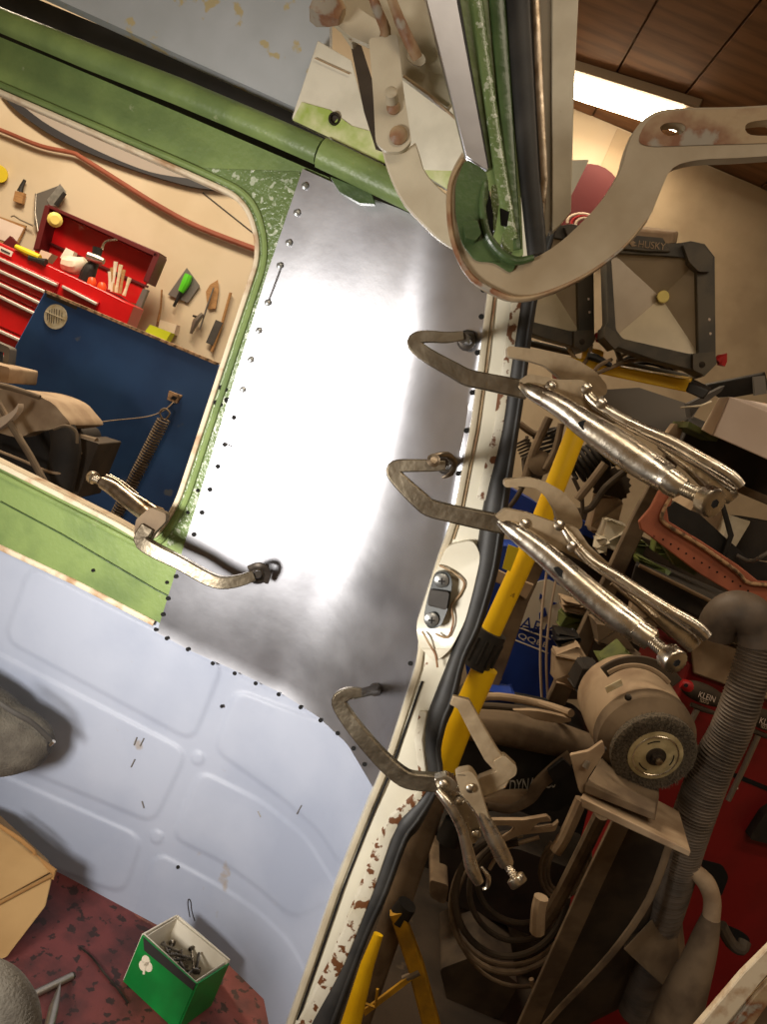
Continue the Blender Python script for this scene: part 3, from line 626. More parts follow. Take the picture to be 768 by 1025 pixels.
part('hinge_nut', G().prism(rnd([(464, 222), (478, 220), (482, 234), (476, 241), (466, 238)], 2), Y=Yh-.010, t=.012), 'greendark', h, bev=.001)
part('hinge_bolt', G().prism(rnd([(506, 228), (514, 232), (514, 252), (506, 254), (502, 244)], 2), Y=Yh-.004, t=.02), 'greenwet', h, bev=.001)
part('hinge_bolt', G().prism(rnd([(492, 186), (497, 184), (500, 204), (496, 232), (490, 226)], 2), Y=Yh+.01, t=.02), 'greenwet', h, bev=.001)
part('hinge_slot', G().prism([(501, 208), (510, 212), (508, 226), (502, 224)], Y=Yh+.006, t=.004), 'void', h)
part('hinge_slot', G().prism([(486, 196), (490, 190), (494, 215), (494, 238), (488, 232)], Y=Yh+.006, t=.004), 'void', h)

l = thing('hinge_link', 'cream riveted link bar folding down from the roof to the curved arm', 'hinge')
part('upper_link', G().prism(rnd([(369, 38), (398, 34), (401, 60), (404, 90), (410, 128), (412, 142), (402, 152), (386, 152), (376, 142), (374, 100), (371, 60)], 5), Y=.56, t=.006), 'cream', l, bev=.001)
part('lower_link', G().prism(cr([(382, 148), (404, 152), (416, 142), (424, 168), (436, 184), (452, 198)], 2)+cr([(462, 220), (462, 250), (440, 240), (425, 226), (405, 205), (392, 180), (385, 160)], 2), Y=.568, t=.007), 'cream', l, bev=.001, label='bent lower link with bright edge')
for a_, b_, r_ in ((399, 136, .0065), (394, 108, .005), (393, 101, .0045)):
    c0 = PY(a_, b_, .56); part('rivet', G().lathe(c0, c0+V((.05, -1, 0)), [(0, r_), (.002, r_), (.004, r_*.6), (.0045, r_*.2)], 16), 'creamrust', l)
c0 = PY(393, 104, .56); part('pin', G().lathe(c0, c0+V((-.15, -1, .25)), [(0, .0045), (.012, .0045), (.013, .003)], 14), 'cream', l)
part('shadow_plate', G().prism([(350, 40), (362, 46), (392, 140), (388, 152), (376, 148), (364, 110)], Y=.60, t=.004), 'dustdark', l)  # dark sheet standing in for the shadow behind the link
s = thing('hinge_spring', 'rusty cream bracket with two spring rods above the link bar', 'bracket')
part('bracket', G().prism(rnd([(338, -12), (420, -12), (440, 40), (466, 84), (448, 108), (402, 74), (385, 44), (362, 30), (352, 44), (340, 26)], 3), Y=.585, t=.01), 'cream', s, bev=.001)
part('bracket_tab', G().prism(rnd([(330, 20), (356, 6), (392, 30), (388, 44), (372, 46), (350, 36)], 3), Y=.57, t=.006), 'cream', s, bev=.001)
part('bracket_edge', G().path([(404, 76, .582, 3), (430, 95, .582, 3), (460, 122, .58, 3)]), 'creamrust', s)
part('spring_rod', G().path([(370, -12, .545, 9), (378, 10, .55, 10), (386, 30, .56, 11), (384, 40, .565, 10)], smooth=3, n=14), 'creamrust', s)
part('spring_rod', G().path([(388, -12, .545, 9), (400, 20, .55, 11), (411, 44, .555, 12), (418, 58, .56, 11)], smooth=3, n=14), 'creamrust', s)
part('rusty_bolt', G().lathe(PY(318, 2, .56), PY(338, 14, .56), [(0, .013), (.006, .014), (.014, .010), (.02, .006)], 6), 'creamrust', s)
part('washer', G().prism(circ(417, 58, 10, 16, 7, 30), Y=.574, t=.002), 'cream', s)
# ================================================================ things standing in the van
b = thing('screw_box', 'small green and white open carton of screws on the red van floor', 'box')
# corners: rim front-left, front-right(bottom side), back-right, back-left ; bottoms below
fl_, fr_, br_, bl_ = (143, 936), (197, 984), (229, 960), (178, 918)
zt = zf+.062
F = lambda p: PZ(p[0], p[1], zt)
A_, B_ = F(fl_), F(fr_); C_, D_ = F(br_), F(bl_)
# square the carton up: two edge directions from the rim
e1 = B_-A_; e2 = (D_-A_+C_-B_)/2; A0 = A_-V((0, 0, .062)); th_ = .0016
def wall4(name, p, q, m, hgt=.062, inn='boxin', j=0.0, **k):
    n3 = (q-p).cross(V((0, 0, 1))).normalized()*th_
    g = G().hull6([p, q, q+V((0, 0, hgt-j)), p+V((0, 0, hgt)), p+n3, q+n3, q+n3+V((0, 0, hgt-j)), p+n3+V((0, 0, hgt))]); return part(name, g, m, b, smooth=False, **k)
z0 = V((0, 0, -.0615)); a0, b0, c0_, d0 = A_+z0, B_+z0, A_+e1+e2+z0, A_+e2+z0
wall4('front_side', a0, b0, 'boxgreen', label='green printed side with a white clover')
wall4('right_side', b0, c0_, 'boxgreen', j=.004); wall4('back_side', c0_, d0, 'boxin'); wall4('left_side', d0, a0, 'boxin')
nn = e1.cross(V((0, 0, 1))).normalized()
if nn.dot(CAM-a0) < 0: nn = -nn
for k_, (p, q, m_) in enumerate(((c0_, d0, 'boxin'), (b0, c0_, 'boxin'), (d0, a0, 'boxin'), (a0, b0, 'boxin'))):
    ins = ((a0+b0+c0_+d0)/4-(p+q)/2); ins.z = 0; ins = ins.normalized()*.002
    part('liner', G().hull6([p+ins, q+ins, q+ins+V((0, 0, .060)), p+ins+V((0, 0, .062)), p+ins*1.4, q+ins*1.4, q+ins*1.4+V((0, 0, .060)), p+ins*1.4+V((0, 0, .062))]), m_, b, smooth=False)
part('bottom', G().hull6([a0, b0, c0_, d0, a0+V((0, 0, .002)), b0+V((0, 0, .002)), c0_+V((0, 0, .002)), d0+V((0, 0, .002))]), 'boxin', b, smooth=False)
on = (b0-a0); hz = V((0, 0, .062)); of = nn*.0022
def onf(u, v_): return a0+on*u+hz*v_+of
part('black_band', G().hull6([onf(.12, .80), onf(1, .86), onf(1, .995), onf(.03, .995)]+[p-nn*.001 for p in (onf(.12, .80), onf(1, .86), onf(1, .995), onf(.03, .995))]), 'boxdark', b, smooth=False)
for u, v_ in ((.20, .66), (.27, .60), (.19, .54)):
    q = onf(u, v_); part('clover_leaf', G().lathe(q-nn*.0005, q+nn, [(0, .0058), (.0006, .0055)], 14), 'printw', b)
part('clover_stem', G().sweep([onf(.22, .57), onf(.25, .42)], .0025, .3, 6, meters=True), 'printw', b)
cen = (a0+b0+c0_+d0)/4
def screw(name, cc, L, r, az, el, grp, lab):
    u = V((math.cos(az)*math.cos(el), math.sin(az)*math.cos(el), math.sin(el))); t = thing(name, lab, 'screw', grp)
    a = cc-u*L/2; pr = []; dd = .002
    while dd < L: pr += [(dd, r), (dd+.0009, r*.7)]; dd += .002
    part('shank', G().lathe(a, a+u, pr, 8), 'screws', t); part('head', G().lathe(a-u*.002, a, [(0, r*2.1), (.0012, r*2.2), (.003, r*.9)], 12), 'screws', t)
    return t
e1n, e2n = e1.normalized(), e2.normalized()
for i in range(24):
    u, v_ = random.uniform(-.36, .36), random.uniform(-.34, .34); az = random.uniform(0, 6.28); el = random.uniform(-.25, .35)
    screw('screw', cen+e1*u*.75+e2*v_*.7+V((0, 0, .024+.0011*i)), .026, .0019, az, el, 'screws in the green carton', 'short grey screw lying loose in the open green carton')
# cardboard box on the left
b = thing('cardboard_box', 'worn brown cardboard box at the left edge above the red floor', 'box')
Yk = .80
part('side', G().hull6([PY(-70, 800, Yk), PY(0, 826, Yk), PY(54, 872, Yk-.02), PY(-70, 940, Yk-.12), PY(-70, 790, Yk+.03), PY(0, 815, Yk+.03), PY(50, 862, Yk+.02), PY(-70, 900, Yk+.02)]), 'cardboard', b, bev=.003, label='upper flap side')
part('side', G().hull6([PY(-70, 938, Yk-.118), PY(54, 873, Yk-.018), PY(46, 907, Yk-.055), PY(8, 958, Yk-.10), PY(-70, 930, Yk-.06), PY(50, 868, Yk+.01), PY(44, 900, Yk-.03), PY(-70, 1000, Yk-.15)]), 'cardboard', b, bev=.002)
part('torn_edge', G().path([(-10, 820, Yk-.012, 4), (20, 840, Yk-.012, 5), (34, 852, Yk-.012, 4), (36, 858, Yk-.01, 6), (55, 873, Yk-.022, 7), (52, 880, Yk-.026, 4)], flat=.7), 'cardedge', b)
part('torn_edge', G().path([(54, 876, Yk-.024, 3), (30, 888, Yk-.045, 3), (0, 904, Yk-.07, 3), (-40, 924, Yk-.1, 3)], flat=.7), 'cardedge', b)
# grey rubber sack roll on the left edge
b = thing('grey_sack', 'rolled grey textured sack poking in at the left edge above the cardboard box', 'sack')
part('roll', G().path([(-70, 706, 0.810, 96), (-30, 724, 0.810, 90), (0, 738, 0.810, 80), (26, 742, 0.810, 62), (42, 743, 0.810, 44), (51, 744, 0.810, 20)], flat=.85, smooth=5, n=28), 'greybag', b)
part('hem', G().path([(-10, 697, 00.775, 5), (12, 712, 00.772, 6), (30, 722, 00.778, 6), (44, 734, 00.790, 6), (53, 743, 00.800, 6)], smooth=4, flat=.7), 'greydark', b)
part('tag_clip', G().path([(50, 746, 00.795, 3), (54, 742, 00.795, 4)]), 'nickel', b)
# grey felt pad bottom-left
b = mk('felt_pad', G().path([(-40, 975, .50, 40), (-10, 985, .50, 50), (6, 1000, .50, 52), (16, 1022, .50, 50), (14, 1060, .50, 44)], flat=.8, smooth=4, n=20), M['greybag'], label='rounded grey felt pad in the bottom left corner', cat='pad')
b = thing('drill_bit', 'grey steel rod lying on the red floor in the bottom left', 'rod')
zr = zf+.004
def fp(a_, b_, z=zr): return PZ(a_, b_, z)
part('rod_shaft', G().sweep([fp(20, 1002), fp(72, 977)], .008, 1, 14, meters=True), 'toolsteel', b)
part('rod_end', G().sweep([fp(71, 977.5), fp(74, 976)], .0075, 1, 6, meters=True), 'darksteel', b)
b = thing('centre_punch', 'pointed grey steel punch lying tip up at the bottom left edge', 'punch')
part('punch_tip', G().sweep([fp(60, 984, zf+.010), fp(59, 990, zf+.010), fp(54, 1008, zf+.010)], [.001, .004, .010], 1, 14, meters=True), 'toolsteel', b)
part('punch_body', G().sweep([fp(54, 1008, zf+.010), fp(44, 1050, zf+.010)], [.010, .011], 1, 14, meters=True), 'toolsteel', b)
b = mk('wire_offcut', G().sweep([fp(*p, zf+.002) for p in cr([(80, 948), (92, 958), (106, 976), (118, 990), (128, 1004)], 4)], .0022, 1, 6, meters=True), M['darksteel'], label='thin rusty bent wire on the red floor', cat='wire')
b = mk('wire_hook', G().sweep([W(*p, .003) for p in cr([(195, 922), (192, 912), (191, 903), (189, 900), (188, 905), (190, 918)], 3)], .0012, 1, 6, meters=True), M['darksteel'], label='tiny wire hook standing behind the green carton', cat='wire')
# ================================================================ seen through the window: tool chest, blue cabinet, wall tools
YT = 2.75
def pr(q, Y, t): return G().prism(q, Y=Y, t=t)
tc = thing('tool_chest', 'red steel tool chest with open lid and silver drawer pulls', 'tool chest')
part('body', pr([(-70, 212), (0, 243), (106, 292), (134, 306), (124, 332), (95, 395), (-70, 640)], YT, .10), 'red', tc, bev=.004, label='bright red chest front')
def DR(name, x0, y0, x1, y1, hgt, handle=True, **k):
    dx, dy = -.40*hgt, .92*hgt
    d_ = part(name, pr([(x0, y0), (x1, y1), (x1+dx, y1+dy), (x0+dx, y0+dy)], YT-.012, .012), 'red', tc, bev=.002, **k)
    if handle: part('drawer_pull', pr([(x0+1, y0+1), (x1-2, y1+1), (x1-3.2, y1+4), (x0, y0+4)], YT-.028, .016), 'pull', d_, bev=.003)
DR('drawer', -70, 225, 59, 283, 11); DR('drawer', 61, 284, 99, 302, 11)
DR('drawer', -70, 237, 54, 293, 10); DR('drawer', -70, 249, 48, 304, 9.5); DR('drawer', -70, 261, 44, 315, 9)
DR('drawer', -70, 272, 37, 321, 20, False); DR('drawer', -70, 298, 30, 342, 11); DR('drawer', -70, 326, 22, 362, 14)
part('maker_plate', pr([(0, 246), (13, 252), (11, 257), (-2, 251)], YT-.016, .003), 'paper', tc)
part('maker_lettering', pr([(1, 248.5), (10, 253), (9.5, 254.5), (.5, 250)], YT-.018, .002), 'greydark', tc)
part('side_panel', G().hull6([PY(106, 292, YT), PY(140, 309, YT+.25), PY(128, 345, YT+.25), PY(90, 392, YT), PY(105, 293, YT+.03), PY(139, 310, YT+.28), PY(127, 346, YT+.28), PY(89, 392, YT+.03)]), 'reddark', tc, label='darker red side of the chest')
lid = part('lid_panel', pr([(49, 206), (158, 254), (150, 276), (136, 304), (120, 300), (34, 262), (35, 250)], YT+.46, .015), 'red', tc, label='open red lid standing against the wall')
for q in ([(47, 204), (160, 253), (157, 258), (50, 209)], [(45, 205), (50, 206), (39, 250), (33, 250)], [(155, 252), (160, 255), (148, 284), (143, 281)]):
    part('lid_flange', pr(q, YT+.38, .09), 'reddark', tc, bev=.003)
part('lid_crease', pr([(45, 240), (148, 286), (147, 288), (44, 242)], YT+.45, .012), 'reddark', tc)
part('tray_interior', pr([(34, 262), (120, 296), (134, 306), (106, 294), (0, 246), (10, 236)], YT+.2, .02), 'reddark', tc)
part('side_stay', pr([(143, 289), (148, 290), (134, 325), (128, 322)], YT+.1, .02), 'toolgrey', tc)
part('lid_lamp', G().lathe(PY(55, 220, YT+.37), PY(55, 220, YT+.3), [(0, .028), (.02, .03), (.03, .018)], 14), 'led', tc, label='amber round lamp inside the lid')
# tools lying in the chest
def small(name, g, m, label, cat, **k): return mk(name, g, M[m], label=label, cat=cat, **k)
dr = thing('air_drill', 'black and silver air tool with curved nozzle standing in the red chest', 'tool')
part('body', G().path([(84, 286, YT+.08, 15), (90, 270, YT+.08, 14), (95, 262, YT+.08, 9), (98, 248, YT+.08, 10)], smooth=3), 'black', dr)
part('tank', G().path([(88, 256, YT+.06, 8), (98, 260, YT+.06, 9), (104, 262, YT+.06, 6)]), 'toolsteel', dr)
part('nozzle', G().path([(102, 250, YT+.08, 3), (104, 244, YT+.08, 2), (108, 241, YT+.08, 2), (117, 240, YT+.08, 2)], smooth=3), 'nickel', dr)
for a_, b_ in ((92, 282), (102, 287)):
    small('orange_cap', G().path([(a_, b_-4, YT+.03, 6), (a_, b_, YT+.03, 9), (a_-1, b_+5, YT+.03, 8)], smooth=2), 'orange', 'orange bottle cap %s in the red chest' % ('nearer the air tool' if a_ < 95 else 'nearer the brushes'), 'cap')
yd = thing('tape_measure', 'yellow and black hand tool lying on the left of the red chest', 'tool')
part('case', G().path([(16, 247, YT+.0, 5), (28, 253, YT+.0, 7), (40, 258, YT+.0, 6)], flat=1.2, smooth=3), 'yel', yd)
part('grip', G().path([(29, 258, YT-.005, 5), (36, 260, YT-.005, 5), (46, 263, YT-.005, 8)], smooth=3), 'black', yd)
small('card_box', pr([(66, 248), (74, 252), (70, 263), (60, 258)], YT+.1, .03), 'paper', 'small white card box leaning in the red chest', 'box')
small('cloth_bundle', G().path([(64, 263, YT+.08, 14), (76, 266, YT+.08, 18), (86, 262, YT+.08, 10)], smooth=3), 'offwhite', 'off white cloth bundle lying in the red chest', 'cloth')
small('can', pr([(41, 250), (52, 254), (46, 262), (38, 257)], YT+.16, .05), 'papershade', 'pale small carton beside the yellow tool', 'carton')
for i, (a_, b_, c_, d_) in enumerate(((112, 292, 116, 262), (116, 293, 121, 265), (120, 294, 124, 270), (110, 290, 110, 272), (124, 296, 130, 278), (114, 292, 112, 268))):
    g = G().path([(a_, b_, YT+.06, 4), ((a_+c_)/2, (b_+d_)/2, YT+.06, 3), (c_, d_, YT+.06, 4.5)], flat=.6)
    small('brush', g, ('offwhite', 'sticker', 'wood')[i % 3], 'thin pale brush handle standing in the right end of the chest', 'brush', group='brushes standing in the chest')
# wall tools
def hang(name, g, m, lab, cat, **k): return small(name, g, m, lab, cat, **k)
t = thing('paint_brush', 'small brush with tan bristles hanging on the wall above the clipboard', 'brush')
part('handle', G().path([(25, 180, YB-.02, 3), (22, 186, YB-.02, 4), (20, 192, YB-.02, 6)]), 'black', t); part('bristles', pr([(15, 191), (24, 193), (22, 204), (13, 201)], YB-.03, .02), 'wood', t)
t = thing('clipboard', 'clipboard with white paper hanging left of the red lid', 'clipboard')
part('board', pr([(-8, 214), (26, 226), (16, 248), (-18, 236)], YB-.02, .01), 'wood', t); part('paper', pr([(-6, 216), (24, 228), (15, 245), (-16, 234)], YB-.024, .003), 'paper', t)
part('clip', G().path([(11, 217, YB-.03, 1.5), (14, 216, YB-.03, 1.5), (20, 220, YB-.03, 1.5), (33, 226, YB-.03, 1.5)]), 'toolsteel', t)
t = thing('square_blade', 'grey folded metal blades hanging above the tool chest lid', 'tool')
part('plate', pr([(36, 194), (58, 186), (64, 192), (48, 208), (40, 230), (34, 225)], YB-.03, .004), 'toolgrey', t, bev=.001)
part('blade', pr([(60, 184), (66, 192), (58, 206), (50, 206), (47, 200)], YB-.035, .003), 'zinc', t); part('grip', G().path([(65, 193, YB-.05, 4), (56, 206, YB-.05, 5)]), 'black', t)
part('pointer', G().path([(36, 194, YB-.03, 2), (35, 212, YB-.03, 2), (38, 232, YB-.03, 2)]), 'toolsteel', t)
hang('yellow_tape_roll', G().lathe(PY(-1, 174, YB-.04), PY(-1, 174, YB-.03), [(0, .035), (.03, .038)], 18), 'yel', 'yellow round tape roll on the wall at the left edge', 'tape')
t = thing('scraper', 'wide grey scraper with lime green handle hanging right of the tool chest', 'scraper')
part('blade', pr([(187, 268), (200, 286), (188, 303), (168, 295)], YB-.015, .004), 'toolgrey', t); part('handle', G().path([(189, 275, YB-.03, 8), (186, 283, YB-.03, 9), (181, 292, YB-.03, 6)], smooth=3), 'limegreen', t)
part('tang', G().path([(182, 290, YB-.03, 4), (174, 307, YB-.03, 3)]), 'black', t)
t = thing('trowel', 'brown leaf shaped trowel hanging on the wall by the window edge', 'trowel')
part('blade', pr([(218, 280), (219, 290), (216, 309), (208, 310), (206, 292), (210, 285)], YB-.015, .004), 'wood', t, bev=.001)
part('shank', G().path([(214, 288, YB-.03, 1.5), (207, 308, YB-.03, 2), (200, 330, YB-.03, 1.5)]), 'toolgrey', t)
t = thing('air_gun', 'small silver air gun hanging between green scraper and brown trowel', 'tool')
part('barrel', G().path([(203, 314, YB-.04, 4), (196, 322, YB-.04, 7), (191, 334, YB-.04, 3)]), 'toolsteel', t); part('trigger', G().path([(193, 316, YB-.04, 2), (199, 318, YB-.04, 3)]), 'darksteel', t)
hang('dark_file', pr([(216, 320), (223, 323), (213, 346), (206, 343)], YB-.03, .012), 'greydark', 'flat dark grey block hanging beside the window edge', 'block')
hang('long_rod', G().path([(162, 290, YB-.02, 2), (161, 308, YB-.02, 2), (158, 322, YB-.02, 3)]), 'wood', 'thin brown rod hanging between chest and green scraper', 'rod')
hang('wooden_stick', G().path([(231, 293, YB-.02, 3), (222, 325, YB-.02, 3), (212, 352, YB-.02, 3)]), 'wood', 'long thin wooden stick leaning beside the window edge', 'stick')
hang('lime_sponge', pr([(150, 325), (171, 333), (165, 343), (143, 335)], YB-.12, .06), 'limepad', 'lime yellow sponge standing behind the blue cabinet', 'sponge')
hang('white_tub', pr([(160, 320), (177, 325), (174, 335), (158, 330)], YB-.05, .05), 'paper', 'pale round tub behind the lime sponge', 'tub')
# copper pipe / cable on the wall
hang('copper_pipe', G().path([(-40, 116, YB-.03, 4), (0, 130, YB-.03, 4.2), (40, 146, YB-.03, 4.5), (72, 153, YB-.03, 4.6), (82, 158, YB-.03, 4.8), (120, 182, YB-.03, 5), (160, 207, YB-.03, 5.4), (200, 228, YB-.03, 5.6), (262, 252, YB-.03, 6)], smooth=5), 'copper', 'long copper brown pipe running across the wall above the tools', 'pipe')
# oval striped panel
t = thing('striped_panel', 'black and grey striped curved board fixed high on the wall', 'board')
part('outer_band', pr(cr([(0, 92), (18, 112), (60, 140), (120, 165), (180, 184), (214, 190), (229, 190)], 5)+cr([(200, 180), (150, 172), (100, 152), (50, 126), (20, 104), (4, 92)], 5), YB-.03, .02), 'band_black', t)
part('grey_band', pr(cr([(4, 92), (20, 104), (50, 126), (100, 152), (150, 172), (200, 182)], 5)+cr([(205, 176), (160, 162), (110, 142), (64, 116), (28, 96)], 5), YB-.027, .02), 'band_grey', t)
part('inner_band', pr(cr([(28, 100), (64, 117), (110, 142), (160, 162), (186, 170)], 5)+[(160, 145), (100, 118), (50, 98)], YB-.031, .018), 'band_black', t)
# blue cabinet
bc = thing('blue_cabinet', 'tall blue steel cabinet side with round vent sticker and coil spring hung on it', 'cabinet')
Yq = 2.05
part('panel', pr([(45, 291), (216, 364), (240, 374), (150, 620), (-80, 560), (-30, 430)], Yq, .025), 'bluepaint', bc, bev=.003, label='blue painted panel')
part('top_edge', pr([(45, 290), (218, 363), (217, 365.5), (44, 292.5)], Yq-.006, .02), 'tape', bc, label='worn pale top edge')
part('top_smudge', pr([(48, 293), (78, 306), (76, 310), (46, 297)], Yq-.002, .003), 'dustdark', bc, label='dark tape strip')
st = part('sticker', pr(circ(55.5, 317, 11.5, 24, 12.5), Yq-.003, .003), 'sticker', bc, label='round cream sticker with a dark grid print')
for k in range(-3, 4):
    w_ = math.sqrt(max(0, 1-(k/3.6)**2))*9
    part('print_bar', G().path([(55.5+k*2.4-w_*.12, 317-w_*.9, Yq-.0036, .8), (55.5+k*2.4-w_*.32*.6, 317+w_*.75, Yq-.0036, .8)], flat=.2), 'stickerdark', st)
part('print_bar', G().path([(46, 312, Yq-.004, 1.3), (65, 320, Yq-.004, 1.3)], flat=.2), 'sticker', st)
part('latch_plate', pr([(169, 391), (182, 396), (177, 404), (167, 400)], Yq-.012, .01), 'tape', bc, bev=.001); part('latch_hole', pr([(173, 396), (177, 398), (175, 401), (171, 399)], Yq-.014, .003), 'void', bc)
t = thing('coil_spring', 'long dusty coil spring hanging on the blue cabinet', 'spring')
g = G(); coilp = []
for k in range(420):
    u = k/419; p = PY(164-52*u, 420+105*u, Yq-.05); k2 = .016; an = k*.62
    coilp.append(p+V((k2*math.cos(an), k2*math.sin(an), 0)))
part('coil', g.sweep(coilp, .0055, 1, 6, meters=True), 'dustbrown', t)
part('hook', G().path([(163, 420, Yq-.05, 2), (160, 413, Yq-.05, 2), (165, 409, Yq-.05, 2), (170, 414, Yq-.05, 2), (166, 420, Yq-.05, 2)], smooth=3), 'dustbrown', t)
hang('hook_wire', G().path([(174, 402, Yq-.02, 1.1), (168, 408, Yq-.03, 1.1), (158, 414, Yq-.03, 1.1), (142, 418, Yq-.03, 1), (112, 421, Yq-.03, 1), (84, 425, Yq-.05, 1)], smooth=4), 'dusttan', 'thin wire sagging from the latch plate over the blue cabinet', 'wire')
# dusty machine at the lower left of the window
ma = thing('dusty_motor', 'dust covered motor under a brown cloth at the lower left of the window', 'machine')
Ym = 1.5
part('dust_cover', G().prism(cr([(-60, 380), (-10, 388), (24, 392), (50, 402), (62, 414), (70, 426), (52, 430), (34, 432), (22, 437), (8, 436), (-60, 415)], 3), Y=Ym, t=.16), 'dusttan', ma, bev=.012, label='brown dusty cloth cover')
part('housing', G().prism(rnd([(-60, 420), (20, 434), (40, 424), (58, 430), (62, 440), (52, 480), (44, 500), (-60, 478)], 5), Y=Ym+.05, t=.2), 'dustblack', ma, bev=.008)
part('end_cap', G().path([(62, 428, Ym, 26), (66, 450, Ym, 30), (58, 490, Ym, 30)], flat=.8, smooth=4, n=18), 'dustblack', ma)
part('end_ring', G().path([(54, 430, Ym-.02, 3), (66, 426, Ym-.03, 3), (76, 432, Ym-.02, 3), (77, 444, Ym-.02, 3)], smooth=4), 'dustbrown', ma)
part('fin_block', G().prism(rnd([(80, 438), (99, 444), (86, 476), (76, 500), (62, 496), (74, 460)], 2), Y=Ym+.04, t=.12), 'dustdark', ma, bev=.003)
for k in range(11):
    a_, b_ = 79-k*1.2, 453+k*4.3; part('fin', G().path([(a_-3, b_-1, Ym+.03, 2), (a_+3, b_+1, Ym+.03, 2)]), 'dustbrown', ma)
part('top_cap', G().path([(72, 438, Ym+.06, 12), (96, 444, Ym+.06, 12)], flat=1), 'dustbrown', ma)
part('guard_wire', G().path([(-10, 448, Ym-.03, 3), (20, 460, Ym-.03, 3), (48, 472, Ym-.03, 3), (62, 474, Ym-.02, 3)], smooth=4), 'dusttan', ma)
part('support_rod', G().path([(-4, 400, Ym-.08, 6), (14, 430, Ym-.08, 7), (30, 456, Ym-.08, 7), (50, 492, Ym-.08, 7)]), 'dustbrown', ma)
part('cross_rod', G().path([(-30, 380, Ym-.02, 6), (10, 388, Ym-.02, 6), (40, 398, Ym-.02, 5)], smooth=3), 'dustbrown', ma)
hang('white_rag', G().prism(cr([(-30, 424), (0, 418), (14, 410), (18, 404), (17, 412), (6, 424), (-10, 434), (-30, 440)], 2), Y=Ym-.09, t=.02), 'papershade', 'pale rag with blue edge at the left edge below the cloth', 'rag')
hang('wicker_block', G().prism(rnd([(-40, 356), (10, 368), (8, 384), (-40, 374)], 3), Y=Ym+.1, t=.12), 'dusttan', 'tan woven block at the left edge above the cloth', 'block')
hang('grey_bracket', G().prism(rnd([(-20, 335), (10, 348), (8, 366), (2, 378), (-20, 372)], 3), Y=Ym+.2, t=.03, holes=[[(-4, 350), (4, 353), (2, 370), (-4, 366)]]), 'toolgrey', 'grey bracket with dark opening beside the red drawers', 'bracket')
# ================================================================ right side: work lights on a yellow stand
st = thing('tripod_stand', 'yellow tripod stand carrying the two work lights', 'stand')
Ys = 1.6
part('crossbar', G().hull6([PY(524, 349, Ys), PY(692, 381, Ys-.04), PY(688, 393, Ys-.04), PY(524, 358, Ys), PY(524, 349, Ys+.035), PY(694, 378, Ys-.005), PY(691, 390, Ys-.005), PY(524, 358, Ys+.035)]), 'yellow', st, bev=.003, label='yellow square crossbar')
part('bar_end', G().hull6([PY(690, 382, Ys-.041), PY(711, 391, Ys-.045), PY(704, 400, Ys-.045), PY(686, 392, Ys-.041), PY(692, 378, Ys), PY(713, 388, Ys), PY(706, 398, Ys), PY(690, 390, Ys)]), 'black', st, bev=.003)
def rod(pts, w, m, name='pole', n=18, **k): return part(name, G().path([(a_, b_, Y, w) for a_, b_, Y in pts], n=n), m, st, **k)
rod([(594, 352, Ys+.03), (578, 430, Ys), (541, 525, Ys), (488, 640, Ys)], 21, 'yellow', label='yellow upper pole')
rod([(486, 668, Ys), (462, 722, Ys), (443, 772, Ys)], 26, 'yellow', label='yellow lower pole')
rod([(493, 632, Ys), (475, 666, Ys)], 31, 'rubber', 'collar')
for k in range(10):
    a_ = 360/10*k; p = PY(484, 650, Ys); ax = (PY(475, 668, Ys)-PY(493, 630, Ys)).normalized(); x = ax.orthogonal().normalized(); y = ax.cross(x); q = p+(x*math.cos(math.radians(a_))+y*math.sin(math.radians(a_)))*.034
    part('collar_rib', G().sweep([q-ax*.028, q+ax*.028], .008, 1, 6, meters=True), 'black', st)
rod([(446, 765, Ys+.02), (404, 890, Ys+.02), (352, 1040, Ys+.05)], 26, 'dustbrown', 'inner_mast', label='dusty brown lower mast')
part('hub', G().path([(456, 822, Ys-.02, 22), (448, 842, Ys-.02, 24)], n=14), 'black', st)
part('hub', G().path([(408, 905, Ys-.04, 20), (398, 920, Ys-.04, 22)], n=14), 'black', st)
part('leg', G().path([(397, 912, Ys-.05, 14), (416, 965, Ys-.05, 16), (436, 1040, Ys-.05, 17)], square=True, flat=.8), 'yellowdull', st)
part('leg', G().path([(379, 935, Ys-.1, 10), (368, 965, Ys-.12, 14), (346, 1045, Ys-.15, 22)], n=14), 'yellow', st)
part('brace', G().path([(414, 976, Ys-.06, 6), (364, 1014, Ys-.1, 6)], square=True, flat=.5), 'yellowdull', st)
part('brace_clip', G().path([(378, 990, Ys-.1, 3), (376, 1008, Ys-.1, 3), (364, 1004, Ys-.1, 3)]), 'yellowdull', st)
part('leg_bracket', G().path([(404, 980, Ys-.06, 8), (420, 972, Ys-.06, 8)]), 'toolsteel', st)
part('pole_tag', G().prism([(509, 545), (520, 549), (511, 572), (503, 569)], Y=Ys-.03, t=.002), 'yel', st)
for a_, b_ in ((560, 372), (592, 374)):
    part('red_knob', G().lathe(PY(a_, b_-3, Ys-.02), PY(a_, b_+6, Ys-.02), [(0, .012), (.008, .016), (.022, .014)], 10, gear=.15), 'rededge', st)
rx = thing('work_light', 'square black work light with dusty lens, facing the viewer above the yellow bar', 'work light')
Yl = 1.50
def L(q, d, t, name, m, **k): return part(name, G().prism(q, Y=Yl+d, t=t), m, rx, **k)
frame = [(607, 258), (609, 244), (618, 238), (668, 243), (682, 243), (692, 241), (706, 244), (716, 257), (717, 352), (717, 362), (706, 374), (695, 371), (660, 362), (616, 347), (606, 336), (606, 328), (609, 322)]
lens = rnd([(612, 253), (686, 258), (697, 268), (699, 354), (690, 354), (624, 339), (617, 330)], 3)
